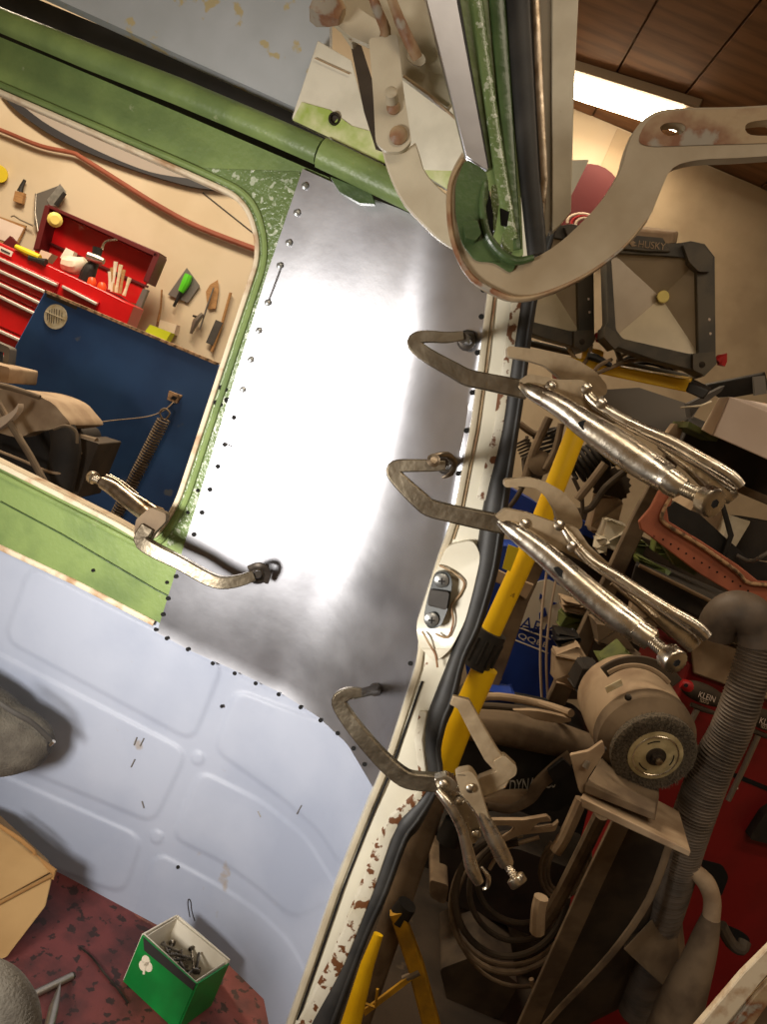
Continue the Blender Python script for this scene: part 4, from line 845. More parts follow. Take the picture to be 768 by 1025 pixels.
L(frame, 0, .06, 'bezel', 'worklight', holes=[lens], bev=.004, label='dusty black bezel') if False else part('bezel', G().prism(frame, Y=Yl, t=.05, holes=[lens]), 'worklight', rx, bev=.003, label='dusty black bezel')
c0 = PY(662, 298, Yl+.045)
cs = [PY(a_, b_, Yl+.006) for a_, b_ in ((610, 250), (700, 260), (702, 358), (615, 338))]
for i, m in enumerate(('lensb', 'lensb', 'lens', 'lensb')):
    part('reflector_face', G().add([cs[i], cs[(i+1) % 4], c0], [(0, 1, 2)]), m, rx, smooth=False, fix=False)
part('led_chip', G().lathe(c0-V((0, .012, 0)), c0-V((0, .02, 0)), [(0, .0125), (.003, .0115)], 18), 'led', rx, label='yellow LED disc')
part('back_shell', G().prism([(614, 250), (700, 256), (703, 358), (618, 338)], Y=Yl+.052, t=.05), 'worklight', rx, bev=.008)
part('top_handle', G().hull6([PY(630, 228, Yl-.0), PY(676, 233, Yl-.0), PY(672, 246, Yl-.0), PY(618, 241, Yl), PY(634, 225, Yl+.07), PY(680, 231, Yl+.07), PY(678, 244, Yl+.07), PY(624, 240, Yl+.07)]), 'dusttan', rx, bev=.005, label='dust topped handle')
part('name_plate', G().prism([(612, 240), (618, 234), (664, 238), (672, 252), (650, 252), (610, 248)], Y=Yl-.006, t=.01), 'worklight', rx, bev=.002)
text('lettering', 'HUSKY', PY(639, 247.5, Yl-.0075), PY(666, 250.5, Yl-.0075), PY(640, 240.5, Yl-.0075), M['dusttan'], rx)
part('logo_mark', G().prism([(630, 243), (634, 241), (637, 243), (634, 244), (638, 246), (633, 247)], Y=Yl-.0075, t=.001), 'dusttan', rx)
for q in ([(684, 244), (700, 243), (714, 256), (712, 272), (700, 272), (690, 262)], [(606, 326), (616, 332), (622, 344), (616, 350), (605, 338)], [(694, 354), (716, 352), (718, 364), (706, 376), (694, 370)]):
    part('corner_guard', G().prism(rnd(q, 2), Y=Yl-.01, t=.06), 'worklight', rx, bev=.003)
part('screw', G().lathe(PY(703, 365, Yl-.01), PY(703, 365, Yl-.1), [(0, .006), (.002, .006)], 12), 'darksteel', rx)
for a_, b_ in ((710, 320), (711, 334)): part('paint_chip', G().lathe(PY(a_, b_, Yl), PY(a_, b_, Yl-.1), [(0, .003), (.0006, .002)], 7), 'paper', rx)
part('side_knob', G().path([(718, 362, Yl, 8), (724, 357, Yl, 10), (722, 366, Yl, 8)], smooth=2), 'rededge', rx, label='red tilt knob')
part('yoke', G().path([(616, 346, Yl+.07, 5), (622, 362, Yl+.14, 6), (640, 368, Yl+.15, 7), (690, 378, Yl+.13, 7), (704, 374, Yl+.07, 6)]), 'worklight', rx)
fin()
Mx = Matrix.Translation(V(PY(586, 337, 1.56))-V(PY(706, 373, 1.56))) @ rx.matrix_basis
r2 = dup(rx, 'square black work light half hidden behind the door pillar and hinge arm')
r2.location = rx.location+(V(PY(578, 347, 1.58))-V(PY(700, 373, 1.50))); r2.rotation_euler = (0, 0, math.radians(8))
# cables
def cable(name, pts, m, lab, cat='cable', smooth=4, **k): return mk(name, G().path(pts, smooth=smooth, n=10), M[m], label=lab, cat=cat, **k)
t = thing('cable_coil', 'dark cable coiled under the right work light behind the yellow bar', 'cable')
for k in range(4):
    cx, cy, rx_, ry_ = 648+2*k, 368+k*1.5, 30-3*k, 14-2*k
    part('loop', G().path([(a_, b_, Ys+.06+.012*k, 4) for a_, b_ in circ(cx, cy, rx_, 22, ry_, 14)], closed=True), 'dustblack' if k % 2 else 'dustbrown', t)
cable('lamp_cable', [(592, 345, 1.6, 4), (590, 355, 1.58, 4), (582, 365, 1.58, 4), (570, 350, 1.62, 4)], 'dusttan', 'short tan cable hanging from the hidden work light')
cable('lamp_cable', [(612, 360, 1.53, 4), (600, 366, 1.5, 4), (596, 374, 1.5, 4), (626, 362, 1.55, 4), (640, 360, 1.6, 4)], 'dustbrown', 'brown cable looping over the yellow bar')
small('clip_grip', G().path([(588, 356, 1.52, 7), (596, 358, 1.52, 8), (612, 366, 1.52, 5)], smooth=3), 'black', 'black spring clip sitting on the yellow bar', 'clip')
# red and black bundle near the ceiling corner behind the hinge arm
t = thing('red_reel', 'dark red reel hanging behind the hinge arm near the pillar', 'reel')
part('drum', G().lathe(PY(588, 200, 3.2), PY(588, 200, 3.2)+V((0, 1, 0)), [(0, .14), (.06, .15), (.19, .14)], 28), 'reddark', t)
for k in range(3): part('cord', G().path([(a_, b_, 3.15, 3) for a_, b_ in arc(582+2*k, 222+k*2, 14-2*k, 170, 380, 14, 8)]), ('papershade', 'rededge', 'papershade')[k], t)

# ================================================================ right background: rack and clutter
YR = 2.1
rk = thing('steel_rack', 'dusty steel rack holding car parts on the right', 'rack')
part('upright', G().path([(690, 424, 1.9, 15), (640, 520, 1.9, 17), (556, 702, 1.9, 19)], square=True, flat=.5), 'dustbrown', rk)
part('upright', G().path([(541, 555, 1.86, 16), (521, 600, 1.86, 16), (499, 662, 1.86, 17), (462, 760, 1.86, 18)], square=True, flat=.5), 'dustbrown', rk)
part('cross_member', G().path([(488, 572, 1.85, 13), (510, 582, 1.84, 12), (530, 592, 1.84, 17)], square=True, flat=.4), 'dusttan', rk)
part('shelf', G().hull6([PY(560, 500, 2.3), PY(790, 602, 2.3), PY(786, 622, 2.3), PY(556, 516, 2.3), PY(560, 500, 2.7), PY(790, 602, 2.7), PY(786, 622, 2.7), PY(556, 516, 2.7)]), 'dustdark', rk, bev=.003)
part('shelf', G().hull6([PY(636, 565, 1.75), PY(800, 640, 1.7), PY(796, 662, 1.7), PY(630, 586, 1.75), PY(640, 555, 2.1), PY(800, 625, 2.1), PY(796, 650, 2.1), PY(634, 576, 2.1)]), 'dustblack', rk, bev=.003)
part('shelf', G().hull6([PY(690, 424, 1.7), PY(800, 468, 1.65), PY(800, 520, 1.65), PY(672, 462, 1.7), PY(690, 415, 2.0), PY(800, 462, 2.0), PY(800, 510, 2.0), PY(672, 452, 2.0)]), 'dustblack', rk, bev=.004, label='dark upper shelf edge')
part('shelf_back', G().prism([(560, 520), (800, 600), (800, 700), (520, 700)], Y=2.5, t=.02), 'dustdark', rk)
part('shelf_edge', G().path([(728, 484, 1.66, 8), (800, 514, 1.64, 8)], square=True, flat=.5), 'dustbrown', rk)
# primered panel
pp = thing('primer_panel', 'rust red primered sheet panel with a rounded opening and dotted edge', 'panel')
Yp = 1.45
outp = [(664, 484), (676, 490), (672, 506), (668, 508), (670, 522), (700, 540), (740, 566), (760, 582), (800, 584), (800, 640), (780, 622), (700, 574), (642, 530), (640, 522), (652, 508)]
part('flange', G().prism(outp, Y=Yp, t=.012), 'primer', pp, bev=.002, label='rust red primer with drilled holes')
part('seal_edge', G().path([(675, 492, Yp-.006, 3), (664, 512, Yp-.006, 4), (666, 524, Yp-.006, 4), (700, 545, Yp-.006, 4), (738, 572, Yp-.006, 4), (752, 584, Yp-.006, 4), (800, 586, Yp-.006, 4)], smooth=3), 'tape', pp)
for k in range(16):
    u = k/15; part('drilled_hole', G().lathe(PY(664+116*u, 540+70*u, Yp-.0005), PY(664+116*u, 540+70*u, Yp-.1), [(0, .002), (.0004, .002)], 8), 'void', pp)
small('foam_wedge', G().prism([(668, 508), (676, 502), (690, 510), (700, 514), (724, 536), (756, 564), (790, 570), (790, 590), (756, 582), (700, 544), (668, 522)], Y=Yp+.06, t=.06), 'black', 'black rubber mat lying behind the rust red panel', 'mat')
small('green_strip', G().prism([(664, 546), (680, 556), (700, 570), (696, 576), (676, 566)], Y=Yp+.03, t=.02), 'olive', 'olive green strip under the rust red panel', 'strip')
small('frame_rail', G().path([(722, 500, 1.5, 5), (732, 536, 1.5, 6), (724, 560, 1.5, 5)], flat=.5), 'black', 'black upright bar standing behind the rust red panel', 'bar')
small('bent_tube', G().path([(738, 556, 1.5, 4), (752, 562, 1.48, 4), (764, 556, 1.46, 4), (790, 540, 1.46, 4)], smooth=4), 'toolgrey', 'bent grey tube at the right edge above the primered panel', 'tube')
small('tan_carton', G().prism([(732, 516), (752, 522), (734, 552), (722, 544)], Y=1.62, t=.15), 'offwhite', 'tan carton behind the black upright bar', 'carton')
small('tan_carton', G().prism([(700, 498), (728, 512), (718, 530), (690, 514)], Y=1.66, t=.15), 'dusttan', 'dusty carton behind the knob of the upper clamp', 'carton')
small('dark_drum', G().path([(756, 520, 1.66, 44), (748, 556, 1.66, 48)], n=24), 'dustblack', 'dark drum at the right edge behind the primered panel', 'drum')
# white box, black bin, panels near work light
wb = thing('white_box', 'large plain white cardboard box at the right edge', 'box')
part('front', G().hull6([PY(731, 397, 1.5), PY(800, 424, 1.44), PY(800, 474, 1.44), PY(714, 436, 1.5), PY(726, 399, 1.75), PY(800, 410, 1.8), PY(800, 470, 1.8), PY(705, 428, 1.75)]), 'paper', wb, bev=.002)
part('side', G().hull6([PY(730, 397, 1.502), PY(713, 436, 1.502), PY(702, 430, 1.6), PY(720, 398, 1.6), PY(733, 398, 1.52), PY(716, 437, 1.52), PY(706, 431, 1.62), PY(724, 399, 1.62)]), 'papershade', wb, bev=.001)  # side in a darker paper tone, its shade painted into the colour
bn = thing('black_bin', 'open black plastic tray behind the white box', 'tray')
part('tray', G().hull6([PY(702, 386, 1.95), PY(764, 374, 1.9), PY(768, 392, 1.9), PY(722, 400, 1.95), PY(706, 384, 2.2), PY(766, 372, 2.2), PY(770, 390, 2.2), PY(730, 398, 2.2)]), 'black', bn, bev=.003)
part('tray_end', G().prism([(755, 377), (766, 376), (768, 394), (756, 396)], Y=1.88, t=.01), 'toolgrey', bn)
small('dark_angle', G().prism([(690, 404), (726, 386), (722, 392), (700, 408), (692, 418)], Y=1.7, t=.03), 'greydark', 'dark folded sheet lying left of the white box', 'sheet')
small('paper_slip', G().path([(682, 408, 1.66, 2), (702, 406, 1.66, 2), (712, 402, 1.66, 2)], flat=3), 'offwhite', 'thin pale strip poking out left of the white box', 'strip')
small('green_board', G().prism([(690, 422), (720, 438), (718, 442), (688, 428)], Y=1.60, t=.1), 'olive', 'olive green board edge under the white box', 'board')
small('metal_plate', G().prism([(604, 390), (640, 388), (700, 408), (690, 424), (672, 440), (640, 436), (604, 404)], Y=1.9, t=.03), 'toolgrey', 'grey metal panel lying below the yellow bar', 'panel')
small('tan_block', G().prism([(676, 424), (684, 426), (680, 442), (666, 438)], Y=1.66, t=.03), 'dusttan', 'small dusty tan block on the dark shelf edge', 'block')
# blue sack with print
bs = thing('blue_sack', 'blue bag with a white printed patch hanging behind the yellow pole', 'bag')
Yb_ = 2.15
part('sack', G().prism(rnd([(490, 545), (530, 548), (572, 592), (566, 640), (548, 700), (470, 690), (462, 640)], 6), Y=Yb_, t=.12), 'bluebag', bs, bev=.02, label='blue sack')
pt = part('print_patch', G().prism(rnd([(538, 582), (550, 580), (570, 592), (572, 600), (560, 632), (520, 627), (527, 606)], 3), Y=Yb_-.004, t=.003), 'printw', bs, label='off white printed patch')
text('lettering', 'ARK', PY(520, 628, Yb_-.006), PY(553, 640, Yb_-.006), PY(524, 616, Yb_-.006), M['blueprint'], pt)
part('print_line', G().path([(519, 628, Yb_-.005, 1.5), (552, 640, Yb_-.005, 1.5)], flat=.3), 'printw', bs)
part('print_line', G().path([(514, 640, Yb_-.005, 1.5), (549, 654, Yb_-.005, 1.5)], flat=.3), 'printw', bs)
text('lettering', 'QQBB', PY(518, 639, Yb_-.006), PY(548, 650, Yb_-.006), PY(520, 633, Yb_-.006), M['printw'], bs)
for q in ([(546, 608), (548, 616), (540, 620), (540, 614)], [(541, 594), (545, 598), (540, 600)], [(552, 602), (558, 604), (553, 606)]):
    part('print_figure', G().prism(q, Y=Yb_-.007, t=.003), 'blueprint', pt)
part('yellow_sticker', G().prism([(496, 665), (505, 669), (502, 681), (493, 677)], Y=Yb_-.012, t=.002), 'yel', bs)
small('blue_bin', G().prism([(496, 480), (540, 505), (530, 540), (492, 520)], Y=2.3, t=.2), 'bluebag', 'blue bin behind the pillar above the blue bag', 'bin')
small('blue_box', G().prism([(572, 516), (604, 530), (600, 542), (566, 528)], Y=2.25, t=.2), 'bluebag', 'small blue box in front of the rack beside the hook jaw', 'box')
cable('pull_cord', [(548, 568, 2.0, 2.6), (543, 610, 2.0, 2.6), (541, 660, 2.0, 2.6), (543, 705, 2.0, 2.6)], 'papershade', 'pale cord hanging down in front of the printed bag, left one')
cable('pull_cord', [(557, 578, 2.0, 2.6), (550, 620, 2.0, 2.6), (547, 660, 2.0, 2.6), (549, 705, 2.0, 2.6)], 'papershade', 'pale cord hanging down in front of the printed bag, right one')
# hanging dusty suspension parts, one thing per piece
def sh_(pts, w, m, name, lab, **k): return small(name, G().path([(a_, b_, Y, w) for a_, b_, Y in pts], smooth=3, n=10), m, lab, k.pop('cat', 'car part'), **k)
def coil(name, a, b, Y, r, n, wire, m, lab, cat='spring'):
    A, B = PY(*a, Y), PY(*b, Y); T = (B-A).normalized(); X = T.orthogonal().normalized(); Yv = T.cross(X); L_ = (B-A).length; K = n*12
    p = [A+T*(L_*k/K)+X*(r*math.cos(k*math.tau/12))+Yv*(r*math.sin(k*math.tau/12)) for k in range(K+1)]
    return small(name, G().sweep(p, wire, 1, 6, meters=True), m, lab, cat)
coil('coil_spring', (574, 470), (608, 452), 2.1, .042, 7, .013, 'dustblack', 'stubby dark coil spring behind the yellow pole')
coil('coil_spring', (522, 440), (530, 458), 2.1, .02, 6, .006, 'dustdark', 'small coil spring beside the black door seal')
coil('coil_spring', (545, 430), (552, 455), 2.12, .035, 6, .009, 'dustblack', 'dark coil spring left of the yellow pole top')
sh_([(550, 418, 2.05), (535, 450, 2.05), (526, 480, 2.05)], 9, 'dustbrown', 'control_arm', 'brown control arm hanging beside the door seal')
sh_([(562, 424, 2.04), (556, 450, 2.04), (545, 470, 2.04)], 7, 'dustbrown', 'link_rod', 'curved brown rod left of the yellow pole')
sh_([(606, 464, 2.0), (594, 480, 2.0), (578, 500, 2.0)], 9, 'dustbrown', 'tie_rod', 'thick brown tie rod pointing down left behind the clamps')
sh_([(628, 470, 2.05), (606, 488, 2.05), (592, 508, 2.05), (578, 512, 2.05)], 7, 'dustdark', 'brake_hose', 'dark curved hose ending near the rack upright', cat='hose')
sh_([(520, 424, 2.1), (534, 434, 2.1), (548, 436, 2.1)], 7, 'dustbrown', 'bracket_arm', 'short brown arm just right of the seal')
sh_([(500, 520, 2.0), (516, 500, 2.0), (524, 486, 2.0)], 5, 'dustdark', 'steel_strap', 'thin dark strap crossing behind the middle clamp')
sh_([(582, 520, 2.02), (583, 500, 2.02), (574, 478, 2.02)], 4, 'dustdark', 'hanging_strap', 'thin dark vertical strap under the stubby spring')
small('hub_disc', G().lathe(PY(539, 464, 2.06), PY(545, 462, 2.0), [(0, .02), (.01, .035), (.02, .035), (.025, .012)], 18), 'dustbrown', 'brown round hub between the springs', 'hub')
small('knuckle', G().prism(rnd([(524, 458), (540, 452), (548, 466), (540, 486), (526, 482)], 4), Y=2.08, t=.05), 'dustdark', 'dark steering knuckle left of the yellow pole', 'car part', bev=.005)
small('brake_disc', G().lathe(PY(568, 466, 2.2), PY(568, 466, 2.1), [(0, .028), (.01, .03), (.016, .02)], 20), 'toolgrey', 'small grey disc showing right of the yellow pole', 'disc')
small('gear_wheel', G().lathe(PY(612, 486, 2.15), PY(616, 490, 2.0), [(0, .055), (.012, .055)], 36, gear=.12), 'dustdark', 'dark toothed wheel behind the upper clamp body', 'gear')
# shelf junk
junk = [
 ('green_scrap', [(660, 540), (690, 556), (700, 572), (678, 566), (655, 552)], 1.9, 'olive', 'olive panel scrap under the primered panel, upper one', 'scrap'),
 ('green_scrap', [(628, 535), (650, 545), (640, 562), (624, 548)], 1.95, 'olive', 'olive panel scrap between upright and primered panel', 'scrap'),
 ('green_scrap', [(640, 556), (672, 572), (668, 580), (640, 566)], 1.85, 'olive', 'olive panel scrap lying on the dark shelf', 'scrap'),
 ('green_bag', [(566, 614), (592, 620), (584, 640), (560, 628)], 1.95, 'olive', 'crumpled olive green bag above the grinder', 'bag'),
 ('green_leaf_bag', [(600, 660), (628, 650), (640, 664), (610, 676)], 1.6, 'olive', 'olive green sheet just above the grinder body', 'sheet'),
 ('tan_rag', [(562, 600), (588, 606), (596, 620), (566, 612)], 1.92, 'dusttan', 'tan rag on top of the olive green bag', 'rag'),
 ('tan_carton', [(598, 496), (624, 500), (616, 540), (592, 532)], 2.1, 'dusttan', 'tan carton standing left of the rack upright', 'carton'),
 ('wood_offcut', [(608, 520), (632, 528), (622, 556), (600, 546)], 2.0, 'offwhite', 'pale wooden offcut leaning by the rack upright', 'wood'),
 ('white_cup', [(600, 538), (612, 542), (608, 556), (598, 552)], 1.95, 'offwhite', 'small pale plastic cup behind the clamp lever', 'cup'),
 ('tan_scrap', [(556, 655), (580, 645), (590, 665), (574, 690), (556, 684)], 1.75, 'dusttan', 'crumpled tan scrap left of the grinder', 'scrap'),
 ('tan_scrap', [(596, 620), (620, 628), (640, 655), (616, 660), (598, 644)], 1.8, 'dustbrown', 'brown scrap piled above the grinder guard', 'scrap'),
 ('tan_scrap', [(636, 600), (664, 616), (650, 640), (630, 624)], 1.85, 'dusttan', 'tan scrap behind the lower release lever', 'scrap'),
 ('dark_tool', [(558, 634), (582, 638), (578, 650), (556, 646)], 1.8, 'black', 'black tool lying under the olive green bag', 'tool'),
 ('dark_housing', [(584, 664), (600, 668), (606, 690), (590, 702), (574, 690)], 1.6, 'dustblack', 'dark housing left of the grinder body', 'housing'),
 ('blue_scrap', [(480, 690), (516, 696), (512, 710), (476, 702)], 1.8, 'bluebag', 'dark blue scrap under the pole collar', 'scrap')]
for n_, q, Y, m, lab, cat in junk:
    g = G().prism(rnd(q, 3), Y=Y, t=.06)
    for v in g.v: v += V((random.uniform(-.004, .004), random.uniform(-.02, .02), random.uniform(-.004, .004)))
    small(n_, g, m, lab, cat, bev=.004)
small('aluminium_strip', G().path([(640, 566, 1.74, 4), (700, 596, 1.72, 4), (740, 616, 1.7, 4)], flat=.4), 'dusttan', 'thin pale strip along the dark shelf edge', 'strip')
# ================================================================ bench grinder with wire wheel
gr = thing('bench_grinder', 'dusty bench grinder with round wire brush wheel in front of the red cabinet', 'grinder')
Cw = PY(654, 752, 1.22); ax = (PY(632, 702, 1.36)-PY(656, 756, 1.20)).normalized(); ax = V((-.12, 1, .16)).normalized(); k = dep(Cw)/FPX
# motor body behind the wheel
part('motor', G().lathe(Cw+ax*.02, Cw+ax, [(0, 38*k), (.006, 47*k), (.03, 50*k), (.10, 51*k), (.16, 50*k), (.175, 44*k)], 44), 'dusttan', gr, label='dust covered round motor housing')
part('end_bell', G().lathe(Cw+ax*.012, Cw+ax, [(0, 40*k), (.012, 47*k), (.02, 50.6*k), (.045, 51*k)], 44), 'dustbrown', gr)
part('data_plate', G().prism([(606, 688), (622, 680), (624, 686), (608, 694)], Y=1.21, t=.002), 'sticker', gr)
for a_, b_ in ((629, 698), (604, 750)): part('end_screw', G().lathe(PY(a_, b_, 1.21), PY(a_, b_, 1.1), [(0, .006), (.006, .006), (.008, .003)], 10), 'darksteel', gr)
g = G().lathe(Cw-ax*.010, Cw+ax, [(0, 24*k), (.0005, 40*k), (.004, 43*k), (.016, 43*k), (.020, 40*k)], 72, gear=.012); part('wire_wheel', g, 'wire', gr, label='frayed steel wire brush wheel')
g = G(); X = ax.orthogonal().normalized(); Yv = ax.cross(X)
for i in range(1500):
    a_ = random.uniform(0, math.tau); r0_ = random.uniform(27, 40)*k; r1_ = r0_+random.uniform(2, 5)*k; da = random.uniform(-.06, .06); off = -random.uniform(.009, .013)+random.uniform(0, .022)*(r1_ > 42*k)
    p = Cw+ax*off+(X*math.cos(a_)+Yv*math.sin(a_))*r0_; q = Cw+ax*(off-random.uniform(0, .003))+(X*math.cos(a_+da)+Yv*math.sin(a_+da))*r1_
    s_ = (q-p).cross(ax).normalized()*.0004; g.add([p-s_, p+s_, q+s_, q-s_], [(0, 1, 2, 3)])
part('wire_bristles', g, 'wire', gr, kind='stuff', fix=False)
hubp = part('hub_plate', G().lathe(Cw-ax*.011, Cw-ax, [(0, 27.5*k), (.001, 27.5*k), (.0025, 24*k), (.002, 21*k), (.0035, 15*k), (.0035, 9*k)], 44), 'hub', gr, label='pale brass coloured hub plate')
part('hub_ring', G().sweep([Cw-ax*.0138+(X*math.cos(u)+Yv*math.sin(u))*22.5*k for u in [i*math.tau/40 for i in range(40)]], 1.6, .6, 6, closed=True), 'nickel', hubp)
for j in range(3):
    a0 = j*2.1+.3; p_ = [Cw-ax*.0148+(X*math.cos(a0+u*.12)+Yv*math.sin(a0+u*.12))*17.5*k for u in range(7)]
    part('hub_slot', G().sweep(p_, 1.2, .3, 6), 'void', hubp)
part('washer', G().lathe(Cw-ax*.014, Cw-ax, [(0, 10*k), (.002, 10*k), (.003, 8*k)], 24), 'darksteel', gr)
part('spindle_nut', G().lathe(Cw-ax*.017, Cw-ax, [(0, 6.5*k), (.007, 6.5*k), (.008, 5*k)], 6), 'darksteel', gr)
part('spindle', G().lathe(Cw-ax*.024, Cw-ax, [(0, 3.4*k), (.007, 3.4*k), (.009, 1.5*k)], 14), 'steel', gr)
part('wheel_guard', G().sweep([Cw+ax*.05+(X*math.cos(a_)+Yv*math.sin(a_))*59*k for a_ in [math.radians(v) for v in range(0, 360, 12)]][:13] if False else [PY(a_, b_, 1.27) for a_, b_ in arc(636, 726, 56, 236, 318, 18, 64)], 12, .35, 8, square=True, ref=V((0, 1, 0))), 'dustdark', gr, label='dark curved wheel guard')
part('guard_rim', G().sweep([PY(a_, b_, 1.25) for a_, b_ in arc(634, 724, 50, 240, 316, 18, 58)], 5, .5, 8), 'dusttan', gr)
# tool rest and pedestal
tr = thing('tool_rest', 'brown dusty steel tool rest plates below the wire wheel', 'tool rest')
part('lower_plate', G().hull6([PY(581, 798, 1.12), PY(692, 852, 1.08), PY(690, 858, 1.08), PY(582, 808, 1.12), PY(600, 770, 1.3), PY(680, 812, 1.28), PY(681, 818, 1.28), PY(600, 778, 1.3)]), 'dusttan', tr, bev=.002)
part('upper_plate', G().hull6([PY(586, 784, 1.14), PY(656, 814, 1.12), PY(656, 822, 1.12), PY(584, 793, 1.14), PY(604, 756, 1.26), PY(660, 790, 1.24), PY(660, 798, 1.24), PY(604, 766, 1.26)]), 'dustbrown', tr, bev=.002)
part('side_bracket', G().prism(rnd([(571, 756), (590, 752), (604, 742), (606, 752), (588, 780), (584, 796), (580, 792)], 2), Y=1.15, t=.008), 'dusttan', tr, bev=.001)
part('bracket_bolt', G().path([(586, 768, 1.142, 7), (589, 762, 1.142, 5)]), 'toolsteel', tr)
pd = thing('pedestal', 'dark steel pedestal column under the bench grinder', 'pedestal')
part('column', G().hull6([PY(622, 815, 1.30), PY(684, 838, 1.28), PY(610, 1010, 1.5), PY(530, 1050, 1.5), PY(640, 800, 1.45), PY(690, 826, 1.45), PY(640, 1000, 1.7), PY(560, 1040, 1.7)]), 'dustdark', pd, bev=.006)
part('edge_angle', G().path([(624, 818, 1.26, 18), (592, 885, 1.34, 19), (540, 1000, 1.45, 19), (518, 1050, 1.5, 20)], square=True, flat=.3), 'dustbrown', pd)
part('base_plate', G().hull6([PY(624, 950, 1.35), PY(672, 900, 1.4), PY(684, 992, 1.4), PY(672, 994, 1.36), PY(624, 938, 1.42), PY(680, 890, 1.5), PY(690, 985, 1.5), PY(680, 990, 1.46)]), 'dustbrown', pd, bev=.002)
part('flat_strap', G().path([(672, 840, 1.24, 8), (650, 900, 1.24, 8), (612, 955, 1.26, 8), (560, 1010, 1.3, 7), (535, 1040, 1.32, 7)], smooth=4, square=False, flat=.4), 'dustbrown', pd)
sh_([(602, 815, 1.4), (580, 860, 1.45), (556, 906, 1.5), (540, 930, 1.52)], 15, 'dustbrown', 'brown_pipe', 'thick brown pipe slanting from the tool rest to the cable loops', cat='pipe')
sh_([(582, 800, 1.5), (566, 836, 1.5), (556, 852, 1.5)], 13, 'dusttan', 'tan_pipe', 'tan pipe joining the tool rest on its left side', cat='pipe')
sh_([(542, 898, 1.35), (539, 912, 1.35), (538, 932, 1.36)], 15, 'dusttan', 'round_handle', 'short rounded tan handle among the cable loops', cat='handle')
sh_([(532, 980, 1.5), (538, 1005, 1.5), (540, 1040, 1.5)], 5, 'dusttan', 'thin_rod', 'thin tan rod at the bottom beside the pedestal', cat='rod')
# corrugated hose
hs = thing('vacuum_hose', 'ribbed brown vacuum hose rising beside the wire wheel and bending over', 'hose')
hp = cr([(636, 1010, 1.56, 36), (660, 930, 1.44, 38), (674, 880, 1.34, 42), (690, 830, 1.30, 42), (713, 768, 1.28, 42), (730, 735, 1.27, 41), (743, 700, 1.26, 40), (756, 660, 1.26, 40), (762, 636, 1.26, 40)], 26)
ph = [PY(p[0], p[1], p[2]) for p in hp]; L_ = 0; ww = []
for i, p in enumerate(hp):
    if i: L_ += (ph[i]-ph[i-1]).length
    ww.append(p[3]*(1+.055*math.sin(L_/.0075*math.tau)))
# resample finely so that every rib is real
T_ = np.cumsum([0]+[(ph[i]-ph[i-1]).length for i in range(1, len(ph))]); nn_ = int(T_[-1]/.0012)
P2 = [V([float(np.interp(s, T_, [p[c_] for p in ph])) for c_ in range(3)]) for s in np.linspace(0, T_[-1], nn_)]
W2 = [float(np.interp(s, T_, [p[3] for p in hp]))*.9*(1+.06*math.sin(s/.0064*math.tau)) for s in np.linspace(0, T_[-1], nn_)]
part('ribbed_tube', G().sweep(P2, W2, 1, 26), 'hose', hs)
part('elbow', G().path([(761, 644, 1.26, 41), (759, 626, 1.26, 42), (748, 614, 1.26, 42), (734, 612, 1.27, 41), (722, 620, 1.28, 38), (716, 634, 1.29, 36)], smooth=5, n=26), 'hose', hs, label='smooth rubber elbow')
# red cabinet at the right
rc = thing('red_cabinet', 'large dark red steel cabinet at the lower right with dark oval cut outs', 'cabinet')
Yc2 = 1.8
part('door', G().prism([(690, 664), (768, 694), (840, 720), (840, 1100), (560, 1100), (640, 800), (682, 690)], Y=Yc2, t=.35), 'reddust', rc, bev=.004, label='dusty dark red front')
part('seam', G().prism([(712, 764), (800, 800), (800, 805), (710, 768)], Y=Yc2-.002, t=.003), 'void', rc)
part('top_board', G().hull6([PY(690, 632, Yc2-.02), PY(800, 672, Yc2-.02), PY(800, 712, Yc2-.02), PY(694, 674, Yc2-.02), PY(694, 628, Yc2+.3), PY(800, 668, Yc2+.3), PY(800, 708, Yc2+.3), PY(698, 670, Yc2+.3)]), 'dusttan', rc, bev=.004, label='dusty tan top slab')
for q in ([(700, 860), (724, 866), (730, 878), (722, 898), (716, 892), (708, 876)], [(722, 924), (742, 932), (752, 940), (748, 952), (738, 952)]):
    part('cut_out', G().prism(rnd(q, 5), Y=Yc2-.003, t=.004), 'void', rc)
part('dark_grip', G().prism(rnd([(766, 815), (790, 800), (790, 850), (750, 840)], 4), Y=Yc2-.03, t=.03), 'dustblack', rc)
part('screw', G().lathe(PY(738, 789, Yc2), PY(738, 789, Yc2-.1), [(0, .003), (.001, .002)], 8), 'paper', rc)
